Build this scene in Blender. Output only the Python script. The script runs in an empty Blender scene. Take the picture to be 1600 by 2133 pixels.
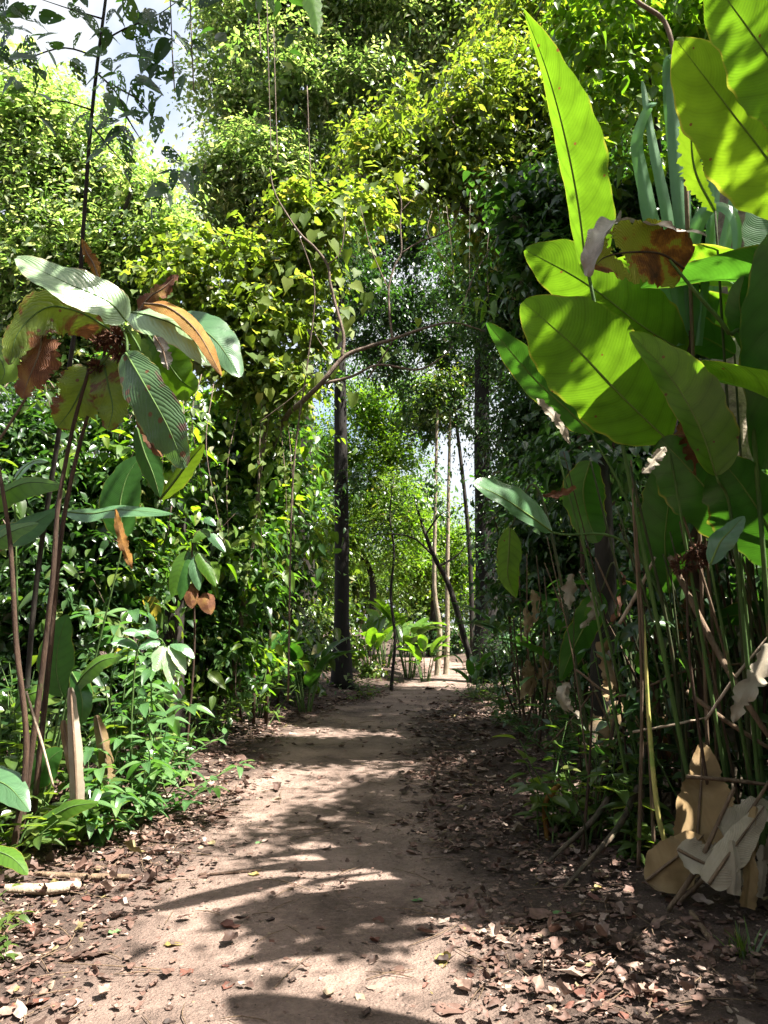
import bpy, math, random
import numpy as np
from mathutils import Vector
R = math.radians
rng = np.random.default_rng(7)
random.seed(7)
S = bpy.context.scene
COL = S.collection

# ---------------------------------------------------------------- camera model
CAM_H, PITCH, F = 1.55, R(8.6), 1540.0
CP, SP = math.cos(PITCH), math.sin(PITCH)
def W(px, py, Y):
    """a point of the place at forward distance Y metres, seen at photo pixel px, py"""
    xc, yc = (px - 800) / F, -(py - 1066.5) / F
    t = Y / (CP - yc * SP)
    return np.array([xc * t, Y, CAM_H + t * (SP + yc * CP)])
def pxm(n, Y): return n * Y / F

def nrmz(v):
    v = np.asarray(v, float)
    return v / np.maximum(np.linalg.norm(v, axis=-1, keepdims=True), 1e-9)

# ---------------------------------------------------------------- ground shape
PCX = [(-6, -.40), (3, -.42), (6, -.46), (10, -.52), (12.4, -.45), (14.5, .1), (17.5, 1.15), (24, 2.2), (30, 2.4), (36, 1.2), (44, -2)]
PHW = [(-6, .85), (6, .8), (10, .82), (14, .85), (18, .85), (24, .75), (44, .7)]
def path_x(y): return np.interp(y, [a for a, b in PCX], [b for a, b in PCX])
def path_w(y): return np.interp(y, [a for a, b in PHW], [b for a, b in PHW])
def gz(x, y):
    x, y = np.asarray(x, float), np.asarray(y, float)
    d = np.abs(x - path_x(y)) - path_w(y)
    k = np.clip(d / 3.0, 0, 1); k = k * k * (3 - 2 * k)
    n = .018 * np.sin(x * 2.1 + 1.3 * np.sin(y * 1.1)) + .014 * np.sin(y * 2.7 + x) + .006 * np.sin(x * 7.3 + y * 3.1) * np.sin(y * 6.1)
    return .32 * k + n * (.4 + k) - .02

# ---------------------------------------------------------------- materials
def new_mat(name):
    m = bpy.data.materials.new(name); m.use_nodes = True
    nt = m.node_tree; nt.nodes.clear()
    return m, nt
def N(nt, t, **kw):
    n = nt.nodes.new(t)
    for k, v in kw.items():
        if k.startswith('i_'): n.inputs[k[2:].replace('_', ' ')].default_value = v
        elif k.startswith('n_'): n.inputs[int(k[2:])].default_value = v
        else: setattr(n, k, v)
    return n
def L(nt, a, b): nt.links.new(a, b)
def ramp(nt, fac, stops):
    r = N(nt, 'ShaderNodeValToRGB'); e = r.color_ramp.elements
    while len(e) < len(stops): e.new(.5)
    for el, (p, c) in zip(e, stops): el.position = p; el.color = (*c, 1) if len(c) == 3 else c
    L(nt, fac, r.inputs[0]); return r.outputs[0]
def mixc(nt, fac, a, b, blend='MIX'):
    m = N(nt, 'ShaderNodeMix', data_type='RGBA', blend_type=blend)
    for s, v in ((0, fac), (6, a), (7, b)):
        if isinstance(v, (int, float)): m.inputs[s].default_value = v
        elif isinstance(v, tuple): m.inputs[s].default_value = (*v, 1)
        else: L(nt, v, m.inputs[s])
    return m.outputs[2]
def math_(nt, op, a, b=None, c=None):
    m = N(nt, 'ShaderNodeMath', operation=op)
    for i, v in enumerate((a, b, c)):
        if v is None: continue
        if isinstance(v, (int, float)): m.inputs[i].default_value = v
        else: L(nt, v, m.inputs[i])
    return m.outputs[0]
def leaf_shader(nt, col, tcol, trans, rough, spec, bump=None):
    p = N(nt, 'ShaderNodeBsdfPrincipled'); p.inputs['Roughness'].default_value = rough
    p.inputs['Specular IOR Level'].default_value = spec
    t = N(nt, 'ShaderNodeBsdfTranslucent'); mx = N(nt, 'ShaderNodeMixShader'); o = N(nt, 'ShaderNodeOutputMaterial')
    mx.inputs[0].default_value = trans
    L(nt, col, p.inputs['Base Color']); L(nt, tcol, t.inputs[0])
    if bump is not None: L(nt, bump, p.inputs['Normal']); L(nt, bump, t.inputs['Normal'])
    L(nt, p.outputs[0], mx.inputs[1]); L(nt, t.outputs[0], mx.inputs[2]); L(nt, mx.outputs[0], o.inputs[0])

def foliage_mat(name, stops, tmul=(2.2, 2.6, .9), trans=.42, rough=.42, spec=.5):
    """many small leaves: every leaf has a tone of its own"""
    m, nt = new_mat(name)
    g = N(nt, 'ShaderNodeNewGeometry')
    c = ramp(nt, g.outputs['Random Per Island'], stops)
    tc = mixc(nt, 1.0, c, tmul, 'MULTIPLY')
    leaf_shader(nt, c, tc, trans, rough, spec)
    return m

def big_leaf_mat(name, c0, c1, tc, edge=(.28, .22, .03), veins=70, slant=9, trans=.5, rough=.38, spec=.5, spots=.0, blotch=None, blotch_at=.62, vein_contrast=.09, bump=.22):
    m, nt = new_mat(name)
    uv = N(nt, 'ShaderNodeUVMap'); s = N(nt, 'ShaderNodeSeparateXYZ'); L(nt, uv.outputs[0], s.inputs[0])
    a = math_(nt, 'MULTIPLY', math_(nt, 'ABSOLUTE', math_(nt, 'SUBTRACT', s.outputs[0], .5)), 2.0)
    tco = N(nt, 'ShaderNodeTexCoord')
    nz = N(nt, 'ShaderNodeTexNoise', i_Scale=6.0, i_Detail=4.0); L(nt, tco.outputs['Object'], nz.inputs[0])
    nf = N(nt, 'ShaderNodeTexNoise', i_Scale=40.0, i_Detail=3.0); L(nt, tco.outputs['Object'], nf.inputs[0])
    ph = math_(nt, 'ADD', math_(nt, 'MULTIPLY', s.outputs[1], float(veins)), math_(nt, 'MULTIPLY', math_(nt, 'POWER', a, 1.6), -float(slant)))
    w = math_(nt, 'ABSOLUTE', math_(nt, 'SINE', math_(nt, 'MULTIPLY', ph, math.pi)))
    w2 = math_(nt, 'ABSOLUTE', math_(nt, 'SINE', math_(nt, 'MULTIPLY', ph, math.pi / 7)))
    c = mixc(nt, nz.outputs[0], c0, c1)
    tcn = mixc(nt, ramp(nt, nz.outputs[0], [(.3, (0, 0, 0)), (.7, (1, 1, 1))]), tuple(x * .62 for x in tc), tuple(x * 1.15 for x in tc))
    vd = math_(nt, 'SUBTRACT', 1.0, math_(nt, 'MULTIPLY', math_(nt, 'POWER', math_(nt, 'SUBTRACT', 1.0, w), 2.0), vein_contrast))
    vd2 = math_(nt, 'SUBTRACT', vd, math_(nt, 'MULTIPLY', math_(nt, 'POWER', math_(nt, 'SUBTRACT', 1.0, w2), 2.0), vein_contrast * 1.9))
    cv = N(nt, 'ShaderNodeCombineXYZ')
    for i in range(3): L(nt, vd2, cv.inputs[i])
    c = mixc(nt, 1.0, c, cv.outputs[0], 'MULTIPLY'); tcn = mixc(nt, 1.0, tcn, cv.outputs[0], 'MULTIPLY')
    e = math_(nt, 'MULTIPLY', math_(nt, 'SUBTRACT', math_(nt, 'ADD', a, math_(nt, 'MULTIPLY', nz.outputs[0], .10)), .985), 22.0)
    e = math_(nt, 'MULTIPLY', math_(nt, 'MINIMUM', math_(nt, 'MAXIMUM', e, 0.0), 1.0), math_(nt, 'MINIMUM', math_(nt, 'MAXIMUM', math_(nt, 'MULTIPLY', math_(nt, 'SUBTRACT', nz.outputs[0], .42), 4.0), .05), .6))
    c = mixc(nt, e, c, edge); tcn = mixc(nt, e, tcn, tuple(x * 1.3 for x in edge))
    if spots:
        v = N(nt, 'ShaderNodeTexVoronoi', i_Scale=9.0); L(nt, tco.outputs['Object'], v.inputs[0])
        sp = math_(nt, 'LESS_THAN', v.outputs[0], spots)
        c = mixc(nt, sp, c, (.10, .05, .02)); tcn = mixc(nt, sp, tcn, (.16, .07, .02))
    if blotch:
        nb = N(nt, 'ShaderNodeTexNoise', i_Scale=4.5, i_Detail=7.0, i_Roughness=.6, i_Distortion=.6); L(nt, tco.outputs['Object'], nb.inputs[0])
        bb = math_(nt, 'MULTIPLY', math_(nt, 'SUBTRACT', math_(nt, 'ADD', nb.outputs[0], math_(nt, 'MULTIPLY', a, .12)), blotch_at), 18.0)
        bb = math_(nt, 'MINIMUM', math_(nt, 'MAXIMUM', bb, 0.0), 1.0)
        bc = mixc(nt, nf.outputs[0], blotch, tuple(x * .35 for x in blotch))
        c = mixc(nt, bb, c, bc); tcn = mixc(nt, bb, tcn, bc)
    b = N(nt, 'ShaderNodeBump', i_Strength=bump, i_Distance=.004)
    hh = math_(nt, 'ADD', w, math_(nt, 'ADD', math_(nt, 'MULTIPLY', w2, 1.5), math_(nt, 'ADD', math_(nt, 'MULTIPLY', nf.outputs[0], .5), math_(nt, 'MULTIPLY', nz.outputs[0], 9.0))))
    L(nt, hh, b.inputs['Height'])
    leaf_shader(nt, c, tcn, trans, rough, spec, b.outputs[0])
    return m

def dry_mat(name, stops, scale=5.0, fibres=60, trans=.25, rough=.7):
    """dead leaf: blotched, fibrous"""
    m, nt = new_mat(name)
    tco = N(nt, 'ShaderNodeTexCoord'); g = N(nt, 'ShaderNodeNewGeometry')
    nz = N(nt, 'ShaderNodeTexNoise', i_Scale=scale, i_Detail=8.0, i_Roughness=.62, i_Distortion=.4); L(nt, tco.outputs['Object'], nz.inputs[0])
    uv = N(nt, 'ShaderNodeUVMap'); s = N(nt, 'ShaderNodeSeparateXYZ'); L(nt, uv.outputs[0], s.inputs[0])
    a = math_(nt, 'MULTIPLY', math_(nt, 'ABSOLUTE', math_(nt, 'SUBTRACT', s.outputs[0], .5)), 2.0)
    ph = math_(nt, 'ADD', math_(nt, 'MULTIPLY', s.outputs[1], float(fibres)), math_(nt, 'MULTIPLY', a, -8.0))
    w = math_(nt, 'ABSOLUTE', math_(nt, 'SINE', math_(nt, 'MULTIPLY', ph, math.pi)))
    c = ramp(nt, nz.outputs[0], stops)
    sh = math_(nt, 'SUBTRACT', 1.0, math_(nt, 'MULTIPLY', math_(nt, 'SUBTRACT', 1.0, w), .25))
    cv = N(nt, 'ShaderNodeCombineXYZ')
    for i in range(3): L(nt, sh, cv.inputs[i])
    c = mixc(nt, 1.0, c, cv.outputs[0], 'MULTIPLY')
    b = N(nt, 'ShaderNodeBump', i_Strength=.6, i_Distance=.006); L(nt, math_(nt, 'ADD', w, nz.outputs[0]), b.inputs['Height'])
    leaf_shader(nt, c, c, trans, rough, .3, b.outputs[0])
    return m

def litter_mat(name, stops):
    m, nt = new_mat(name)
    g = N(nt, 'ShaderNodeNewGeometry'); tco = N(nt, 'ShaderNodeTexCoord'); oi = N(nt, 'ShaderNodeObjectInfo')
    f = math_(nt, 'FRACT', math_(nt, 'ADD', g.outputs['Random Per Island'], oi.outputs['Random']))
    c = ramp(nt, f, stops)
    nz = N(nt, 'ShaderNodeTexNoise', i_Scale=45.0, i_Detail=4.0); L(nt, tco.outputs['Object'], nz.inputs[0])
    c = mixc(nt, 1.0, c, ramp(nt, nz.outputs[0], [(.25, (.55, .5, .45)), (.7, (1.15, 1.1, 1.05))]), 'MULTIPLY')
    leaf_shader(nt, c, c, .12, .65, .3)
    return m

def bark_mat(name, c0, c1, moss=None, scale=9.0, stretch=.25, moss_at=.55):
    m, nt = new_mat(name)
    tco = N(nt, 'ShaderNodeTexCoord'); mp = N(nt, 'ShaderNodeMapping'); mp.inputs['Scale'].default_value = (1, 1, stretch)
    L(nt, tco.outputs['Object'], mp.inputs[0])
    nz = N(nt, 'ShaderNodeTexNoise', i_Scale=scale, i_Detail=9.0, i_Roughness=.65); L(nt, mp.outputs[0], nz.inputs[0])
    n2 = N(nt, 'ShaderNodeTexNoise', i_Scale=scale * .35, i_Detail=5.0, i_Roughness=.6); L(nt, tco.outputs['Object'], n2.inputs[0])
    c = ramp(nt, nz.outputs[0], [(.3, c0), (.68, c1)])
    if moss:
        k = math_(nt, 'MINIMUM', math_(nt, 'MAXIMUM', math_(nt, 'MULTIPLY', math_(nt, 'SUBTRACT', n2.outputs[0], moss_at), 9.0), 0.0), .9)
        c = mixc(nt, k, c, moss)
    p = N(nt, 'ShaderNodeBsdfPrincipled', i_Roughness=.85); p.inputs['Specular IOR Level'].default_value = .25
    b = N(nt, 'ShaderNodeBump', i_Strength=.9, i_Distance=.03); L(nt, nz.outputs[0], b.inputs['Height']); L(nt, b.outputs[0], p.inputs['Normal'])
    o = N(nt, 'ShaderNodeOutputMaterial'); L(nt, c, p.inputs['Base Color']); L(nt, p.outputs[0], o.inputs[0])
    return m

# ---------------------------------------------------------------- mesh helpers
def raw_mesh(name, V, Fs, mat, smooth=True, uv=None):
    """V (n,3), Fs list of int arrays (k,3) / (k,4); uv per-vertex (n,2)"""
    me = bpy.data.meshes.new(name)
    V = np.ascontiguousarray(V, np.float32)
    me.vertices.add(len(V)); me.vertices.foreach_set('co', V.ravel())
    Fs = [np.asarray(f, np.int32) for f in Fs if len(f)]
    loops = np.concatenate([f.ravel() for f in Fs])
    starts, off = [], 0
    for f in Fs:
        starts.append(off + np.arange(len(f)) * f.shape[1]); off += f.size
    starts = np.concatenate(starts).astype(np.int32)
    me.loops.add(len(loops)); me.loops.foreach_set('vertex_index', loops)
    me.polygons.add(len(starts)); me.polygons.foreach_set('loop_start', starts)
    me.update(calc_edges=True)
    me.polygons.foreach_set('use_smooth', np.full(len(starts), smooth))
    if uv is not None:
        l = me.uv_layers.new(name='UVMap'); l.data.foreach_set('uv', np.asarray(uv, np.float32)[loops].ravel())
    if mat: me.materials.append(mat)
    return me
def link(name, me, parent=None):
    o = bpy.data.objects.new(name, me); COL.objects.link(o)
    if parent is not None: o.parent = parent
    return o
def tag(o, label, cat, group=None, kind=None):
    if label: o['label'] = label
    if cat: o['category'] = cat
    if group: o['group'] = group
    if kind: o['kind'] = kind
    return o
def thing(name, label, cat, loc=(0, 0, 0), group=None):
    o = bpy.data.objects.new(name, None); COL.objects.link(o); o.location = loc; o.empty_display_size = .2
    return tag(o, label, cat, group)
def root_of(o):
    while o.parent: o = o.parent
    return o
def part(name, geo, mat, parent, label=None, smooth=True):
    """geo = (V, Fs[, uv]) in world coordinates; becomes a child of parent"""
    V, Fs = geo[0], geo[1]; uv = geo[2] if len(geo) > 2 else None
    off = np.array(root_of(parent).location)
    o = link(name, raw_mesh(name, V - off, Fs, mat, smooth, uv), parent)
    if label: o['label'] = label
    return o
def single(name, geo, mat, label, cat, loc=None, group=None, smooth=True, kind=None):
    V, Fs = geo[0], geo[1]; uv = geo[2] if len(geo) > 2 else None
    off = np.array(loc) if loc is not None else np.array([V[:, 0].mean(), V[:, 1].mean(), V[:, 2].min()])
    o = link(name, raw_mesh(name, V - off, Fs, mat, smooth, uv)); o.location = off
    return tag(o, label, cat, group, kind)
def copy_tree(o, parent=None):
    c = o.copy(); COL.objects.link(c); c.parent = parent
    for ch in o.children: copy_tree(ch, c)
    return c

def join(*geos):
    Vs, F3, F4, off = [], [], [], 0
    for g in geos:
        Vs.append(g[0])
        for f in g[1]:
            if len(f): (F3 if np.shape(f)[1] == 3 else F4).append(np.asarray(f) + off)
        off += len(g[0])
    out = []
    if F3: out.append(np.concatenate(F3))
    if F4: out.append(np.concatenate(F4))
    return np.concatenate(Vs), out

def catmull(P, n):
    P = np.asarray(P, float)
    if len(P) == 2: 
        t = np.linspace(0, 1, n)[:, None]; return P[0] * (1 - t) + P[1] * t
    Q = np.vstack([2 * P[0] - P[1], P, 2 * P[-1] - P[-2]])
    out = []
    for s in np.linspace(0, len(P) - 1 - 1e-6, n):
        i = int(s); t = s - i; a, b, c, d = Q[i:i + 4]
        out.append(.5 * (2 * b + (c - a) * t + (2 * a - 5 * b + 4 * c - d) * t * t + (3 * b - a - 3 * c + d) * t ** 3))
    return np.array(out)

def tube(P, r, n=8, seg=None, wob=0.0, smooth_path=True):
    P = np.asarray(P, float); r = np.atleast_1d(np.asarray(r, float))
    m = seg or max(2, len(P) * 5)
    C = catmull(P, m) if smooth_path else P
    m = len(C)
    rr = np.interp(np.linspace(0, 1, m), np.linspace(0, 1, len(r)), r) if len(r) > 1 else np.full(m, r[0])
    T = nrmz(np.gradient(C, axis=0))
    ref = np.array([1., 0, 0]) if abs(T[0][0]) < .8 else np.array([0, 1., 0])
    U = nrmz(np.cross(T, ref)); Vv = np.cross(T, U)
    a = np.linspace(0, 2 * np.pi, n, endpoint=False)
    rad = rr[:, None] * np.ones(n)
    if wob:
        rad = rad * (1 + wob * (np.sin(a * 3 + 1.7 * np.arange(m)[:, None] * .35) * .5 + rng.normal(0, .5, (m, n)) * .5))
    V = C[:, None, :] + rad[..., None] * (np.cos(a)[None, :, None] * U[:, None, :] + np.sin(a)[None, :, None] * Vv[:, None, :])
    V = V.reshape(-1, 3)
    i = np.arange(m - 1)[:, None] * n; j = np.arange(n)[None, :]; k = (j + 1) % n
    Fq = np.stack([i + j, i + k, i + n + k, i + n + j], -1).reshape(-1, 4)
    V = np.vstack([V, C[0], C[-1]]); b0, b1 = len(V) - 2, len(V) - 1
    j = np.arange(n); k = (j + 1) % n
    F3 = np.vstack([np.stack([np.full(n, b0), k, j], -1), np.stack([np.full(n, b1), (m - 1) * n + j, (m - 1) * n + k], -1)])
    return V, [F3, Fq]

# ---------------------------------------------------------------- leaf templates (x across, y along 0..1, z normal)
def grid_leaf(ny, nx, wfun, fold=.25, droop=.25, hole=0.0, seed=0, curl=0.0, wavy=0.0):
    r = np.random.default_rng(seed)
    y = np.linspace(0, 1, ny); x = np.linspace(-1, 1, nx)
    Y, X = np.meshgrid(y, x, indexing='ij')
    w = np.array([wfun(t) for t in y])[:, None]
    px = X * w; pz = np.abs(X) * w * fold - droop * Y ** 2 + curl * (X * w) ** 2 * 4 + wavy * np.sin(Y * 17 + X * 2) * np.abs(X)
    V = np.stack([px, Y * np.ones_like(px), pz], -1).reshape(-1, 3)
    i = np.arange(ny - 1)[:, None] * nx; j = np.arange(nx - 1)[None, :]
    Fq = np.stack([i + j, i + j + 1, i + nx + j + 1, i + nx + j], -1).reshape(-1, 4)
    if hole:
        c_ = V[Fq].mean(1); k_ = np.sin(c_[:, 0] * 31 + 2 * np.sin(c_[:, 1] * 17 + seed)) + np.sin(c_[:, 1] * 23 + 2 * np.sin(c_[:, 0] * 19 + seed * 2)) + r.normal(0, .75, len(Fq))
        Fq = Fq[k_ < np.quantile(k_, 1 - hole)]
    return V, Fq
ov = lambda k, p=.8, b=.62: (lambda t: k * (math.sin(math.pi * min(max(t, 0), 1) ** b) ** p if 0 < t < 1 else .004))
T_SIMPLE = (np.array([[0, 0, 0], [-.23, .40, .05], [0, .45, 0], [.23, .40, .05], [0, 1, -.1]]), np.array([[0, 2, 1], [0, 3, 2], [1, 2, 4], [2, 3, 4]]))
T_NARROW = (np.array([[0, 0, 0], [-.13, .40, .03], [0, .45, 0], [.13, .40, .03], [0, 1, -.18]]), T_SIMPLE[1])
T_HEART = (np.array([[0, 0, 0], [-.30, -.10, .03], [-.42, .25, .06], [-.22, .65, .02], [0, .4, -.02], [.30, -.10, .03], [.42, .25, .06], [.22, .65, .02], [0, 1, -.12]]),
           np.array([[0, 4, 1], [1, 4, 2], [2, 4, 3], [3, 4, 8], [0, 5, 4], [5, 6, 4], [6, 7, 4], [7, 8, 4]]))
def tri(q): 
    q = np.asarray(q); return np.vstack([q[:, [0, 1, 2]], q[:, [0, 2, 3]]])
def T_grid(*a, **k):
    V, q = grid_leaf(*a, **k); return V, tri(q)
T_OVATE = T_grid(7, 5, ov(.24), fold=.35, droop=.22)
T_OVATE_LO = T_grid(5, 3, ov(.24), fold=.35, droop=.22)
T_LANCE = T_grid(8, 5, ov(.15, .9), fold=.4, droop=.3)
T_PADDLE = T_grid(10, 7, ov(.21, .6, .8), fold=.35, droop=.35, wavy=.012)

def emit(P, A, Nn, Ln, tpl):
    """place a leaf template at P, axis A, normal Nn, length Ln -> (V, [F])"""
    P, A, Nn = np.asarray(P, float), nrmz(A), np.asarray(Nn, float)
    Nn = nrmz(Nn - A * (Nn * A).sum(-1, keepdims=True)); X = np.cross(A, Nn)
    tv, tf = tpl; n, k = len(P), len(tv)
    V = P[:, None, :] + Ln[:, None, None] * (tv[None, :, 0:1] * X[:, None, :] + tv[None, :, 1:2] * A[:, None, :] + tv[None, :, 2:3] * Nn[:, None, :])
    Fc = tf[None] + (np.arange(n) * k)[:, None, None]
    return V.reshape(-1, 3), [Fc.reshape(-1, tf.shape[1])]

def rdir(n):
    v = rng.normal(size=(n, 3)); return nrmz(v)
def lump(P, f, seed=0.):
    x, y, z = P[:, 0] * f + seed, P[:, 1] * f + seed * 1.7, P[:, 2] * f + seed * .6
    return (np.sin(x * 1.1 + 1.9 * np.sin(y * .8 + z)) + np.sin(y * 1.3 + 1.7 * np.sin(z * .9 + x)) + np.sin(z * 1.2 + 1.8 * np.sin(x * .7 + y))) / 3

def sprays(O, D, ln, m, leaf, tpl, droop=.5, hang=.3, jit=.35, upn=1.0):
    """leafy twigs: m leaves alternate along a drooping shoot"""
    k = len(O); D = nrmz(D); ln = np.broadcast_to(ln, (k,)); dn = np.array([0, 0, -1.])
    t = (np.arange(m) + .6) / m
    Pp = O[:, None, :] + D[:, None, :] * (ln[:, None] * t)[..., None] + dn * (droop * ln[:, None] * t ** 2)[..., None]
    Tg = nrmz(D[:, None, :] + dn * (2 * droop * t)[None, :, None])
    side = nrmz(np.cross(Tg, np.array([0, 0, 1.]) + rng.normal(0, .3, (k, 1, 3))))
    sg = np.where(np.arange(m) % 2, 1., -1.)[None, :, None]
    A = Tg * .55 + side * sg * .85 + rng.normal(0, jit, (k, m, 3)) + dn * hang
    Nn = np.array([0, 0, upn]) + rng.normal(0, .45, (k, m, 3)) + D[:, None, :] * .35
    Ls = leaf * np.exp(rng.normal(-.08, .33, (k, m))).clip(.4, 1.8) * (1 - .25 * t)
    return emit(Pp.reshape(-1, 3), A.reshape(-1, 3), Nn.reshape(-1, 3), Ls.ravel(), tpl)

def mass(lobes, leaf, tpl, dens=2.2, m=6, gap=.25, inner=.35, droop=.5, hang=.3, clump=1.1, outdir=.8, twig=5.0, seed=0., inner_scale=2.2, shell=.25, under=1.0, sub=13):
    """leafy body: lobes = [(centre, radii)], leafy twigs all over them, larger leaves inside"""
    geos = []
    for c0, r0 in lobes:
        c0, r0 = np.asarray(c0, float), np.asarray(r0, float) * np.ones(3)
        ns = sub
        dd = rdir(ns); dd[:, 2] = dd[:, 2] * .8 + .12
        subs = [(c0 + d * r0 * rng.uniform(.42, 1.08), r0 * rng.uniform(.20, .50) * np.array([1, 1, rng.uniform(.55, .95)])) for d in dd]
        if inner:  # oversized inner leaves added to block light through the crown
            area = 4 * math.pi * r0[0] * r0[2]
            li = leaf * inner_scale; q = max(3, int(area * inner / (.28 * li * li)))
            d = rdir(q); P = c0 + d * r0 * (rng.uniform(.1, .68, q))[:, None]
            geos.append(emit(P, rdir(q) + np.array([0, 0, -.5]), rdir(q) + np.array([0, 0, .7]), li * rng.uniform(.7, 1.2, q), T_SIMPLE))
        for c, r in subs:
            area = 4 * math.pi * ((r[0] * r[1]) ** 1.6 / 3 + (r[0] * r[2]) ** 1.6 / 3 + (r[1] * r[2]) ** 1.6 / 3) ** (1 / 1.6)
            k = max(2, int(area * dens * .8 / (.28 * leaf * leaf)) // m)
            d = rdir(k); rad = 1 - shell * rng.random(k) ** 1.3
            P = c + d * r * rad[:, None]
            nzv = lump(P, 2.2 / clump, seed); P = P + d * r * (.22 * lump(P, 1.6 / clump, seed + 4))[:, None]
            keep = (nzv > -1 + 1.4 * gap) & ((d[:, 2] > -.25) | (rng.random(k) < .45 * under))
            P, d = P[keep], d[keep]
            if not len(P): continue
            D = d * outdir + np.array([0, 0, .3]) + rng.normal(0, .5, d.shape)
            geos.append(sprays(P, D, leaf * twig * np.exp(rng.normal(0, .35, len(P))), m, leaf * rng.uniform(.8, 1.25), tpl, droop, hang))
    return join(*geos)

def plobes(lst, Y, dy=1.0, jit=.0):
    """lobes listed as (px, py, radius px[, depth offset[, vertical stretch]])"""
    out = []
    for l in lst:
        px, py, rp = l[:3]; y = Y + (l[3] if len(l) > 3 else 0) ; vs = l[4] if len(l) > 4 else 1.0
        r = pxm(rp, y); out.append((W(px, py, y), (r, r * dy, r * vs)))
    return out

def big_leaf(base_to_tip, wl, wr, nrm=(0, -1, .25), fold=.12, wave=.0, nu=30, nv=7, prof=(.85, .6), curl=0.0, tear=0.0, seed=0, wf=3.0, twist=0.0, cut=None, ragged=0.0, slits=0):
    """blade along a midrib given as photo points (px, py, Y); half widths in photo pixels"""
    r = np.random.default_rng(seed + 11)
    C = catmull([W(*p) for p in base_to_tip], nu)
    Ym = np.mean([p[2] for p in base_to_tip]); wl, wr = pxm(wl, Ym), pxm(wr, Ym)
    T = nrmz(np.gradient(C, axis=0)); n = nrmz(np.asarray(nrm, float))
    n = nrmz(n - T * (T * n).sum(-1, keepdims=True)); sd = np.cross(T, n)
    if twist:
        a = np.linspace(0, twist, nu)[:, None]; sd, n = sd * np.cos(a) + n * np.sin(a), n * np.cos(a) - sd * np.sin(a)
    t = np.linspace(0, 1, nu); a, b = prof
    w = np.sin(np.pi * np.clip(t, .004, .997) ** a) ** b
    x = np.linspace(-1, 1, 2 * nv + 1)
    ed = 1 + .05 * np.sin(t * 13 + seed) + .035 * np.sin(t * 29 + seed * 2) + .02 * np.sin(t * 61 + seed * 3)
    if ragged: ed = ed * (1 - ragged * np.abs(r.normal(0, 1, nu)).clip(0, 1.6))
    ww = np.where(x[None, :] < 0, wl, wr) * (w * ed)[:, None]
    off = x[None, :] * ww
    lift = -fold * np.abs(off) + curl * off ** 2 / max(wl, wr, 1e-6) + wave * (np.abs(x)[None, :] ** 1.5) * np.sin(t[:, None] * wf * 2 * np.pi + seed + np.where(x < 0, 0, 1.3)[None, :]) * max(wl, wr)
    V = C[:, None, :] + sd[:, None, :] * off[..., None] + n[:, None, :] * lift[..., None]
    uv = np.stack(np.broadcast_arrays((x[None, :] * .5 + .5), t[:, None]), -1).reshape(-1, 2)
    m = 2 * nv + 1; i = np.arange(nu - 1)[:, None] * m; j = np.arange(m - 1)[None, :]
    Fq = np.stack([i + j, i + j + 1, i + m + j + 1, i + m + j], -1).reshape(-1, 4)
    V = V.reshape(-1, 3)
    if tear:
        cen = V[Fq].mean(1); k = lump(cen * 14, 1.0, seed * 3.1) + .35 * r.random(len(Fq)); q = uv[Fq].mean(1)
        Fq = Fq[k + .25 * np.abs(q[:, 0] - .5) < 1.05 - tear]
    for _ in range(slits):
        sv, su, sg = r.uniform(.15, .85), r.uniform(.25, .7), r.choice([-1, 1]); q = uv[Fq].mean(1); uu = (q[:, 0] * 2 - 1) * sg
        Fq = Fq[~((uu > su) & (np.abs(q[:, 1] - sv - .07 * (uu - su)) < .5 / nu * (.6 + 1.2 * (uu - su))))]
    if cut is not None:
        q = uv[Fq].mean(1); Fq = Fq[~cut(q[:, 0] * 2 - 1, q[:, 1])]
    return V, [Fq], uv, C
def add_leaf(parent, mat, pts, wl, wr, label=None, rib=None, ribw=5.0, petiole=None, stem_mat=None, **k):
    V, Fs, uv, C = big_leaf(pts, wl, wr, **k)
    o = part('leaf', (V, Fs, uv), mat, parent, label)
    if rib:
        Ym = pts[0][2]; r0 = pxm(ribw, Ym) * .5
        n = nrmz(np.asarray(k.get('nrm', (0, -1, .25)), float))
        part('midrib', tube(C[:-1] - n * r0 * .1, [r0, r0 * .8, r0 * .15], 6, seg=24, smooth_path=False), rib, o)
    if petiole:
        part('stem', tube([W(*p) if len(p) == 3 else p for p in petiole[0]], petiole[1], 7, seg=20), stem_mat, parent)
    return o
# ================================================================ light, sky, camera
SUN_EL, SUN_AZ = R(62), R(112)        # azimuth from +Y towards +X
w = bpy.data.worlds.new("World"); S.world = w; w.use_nodes = True
nt = w.node_tree; nt.nodes.clear()
sky = N(nt, 'ShaderNodeTexSky', sky_type='NISHITA', sun_disc=False, sun_elevation=SUN_EL, sun_rotation=SUN_AZ, air_density=1.0, dust_density=6.0, ozone_density=1.0)
bg = N(nt, 'ShaderNodeBackground'); bg.inputs[1].default_value = .074
tc_ = N(nt, 'ShaderNodeTexCoord'); cl = N(nt, 'ShaderNodeTexNoise', i_Scale=3.2, i_Detail=7.0, i_Roughness=.55); L(nt, tc_.outputs['Generated'], cl.inputs[0])
cm = ramp(nt, cl.outputs[0], [(.38, (0, 0, 0)), (.54, (1, 1, 1))])
L(nt, mixc(nt, cm, sky.outputs[0], (2.5, 2.6, 2.75)), bg.inputs[0]); L(nt, bg.outputs[0], N(nt, 'ShaderNodeOutputWorld').inputs[0])
sl = bpy.data.lights.new('sun', 'SUN'); sl.energy = 5.0; sl.angle = R(.5); sl.color = (1, .95, .87)
so = bpy.data.objects.new('sun', sl); COL.objects.link(so)
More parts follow.
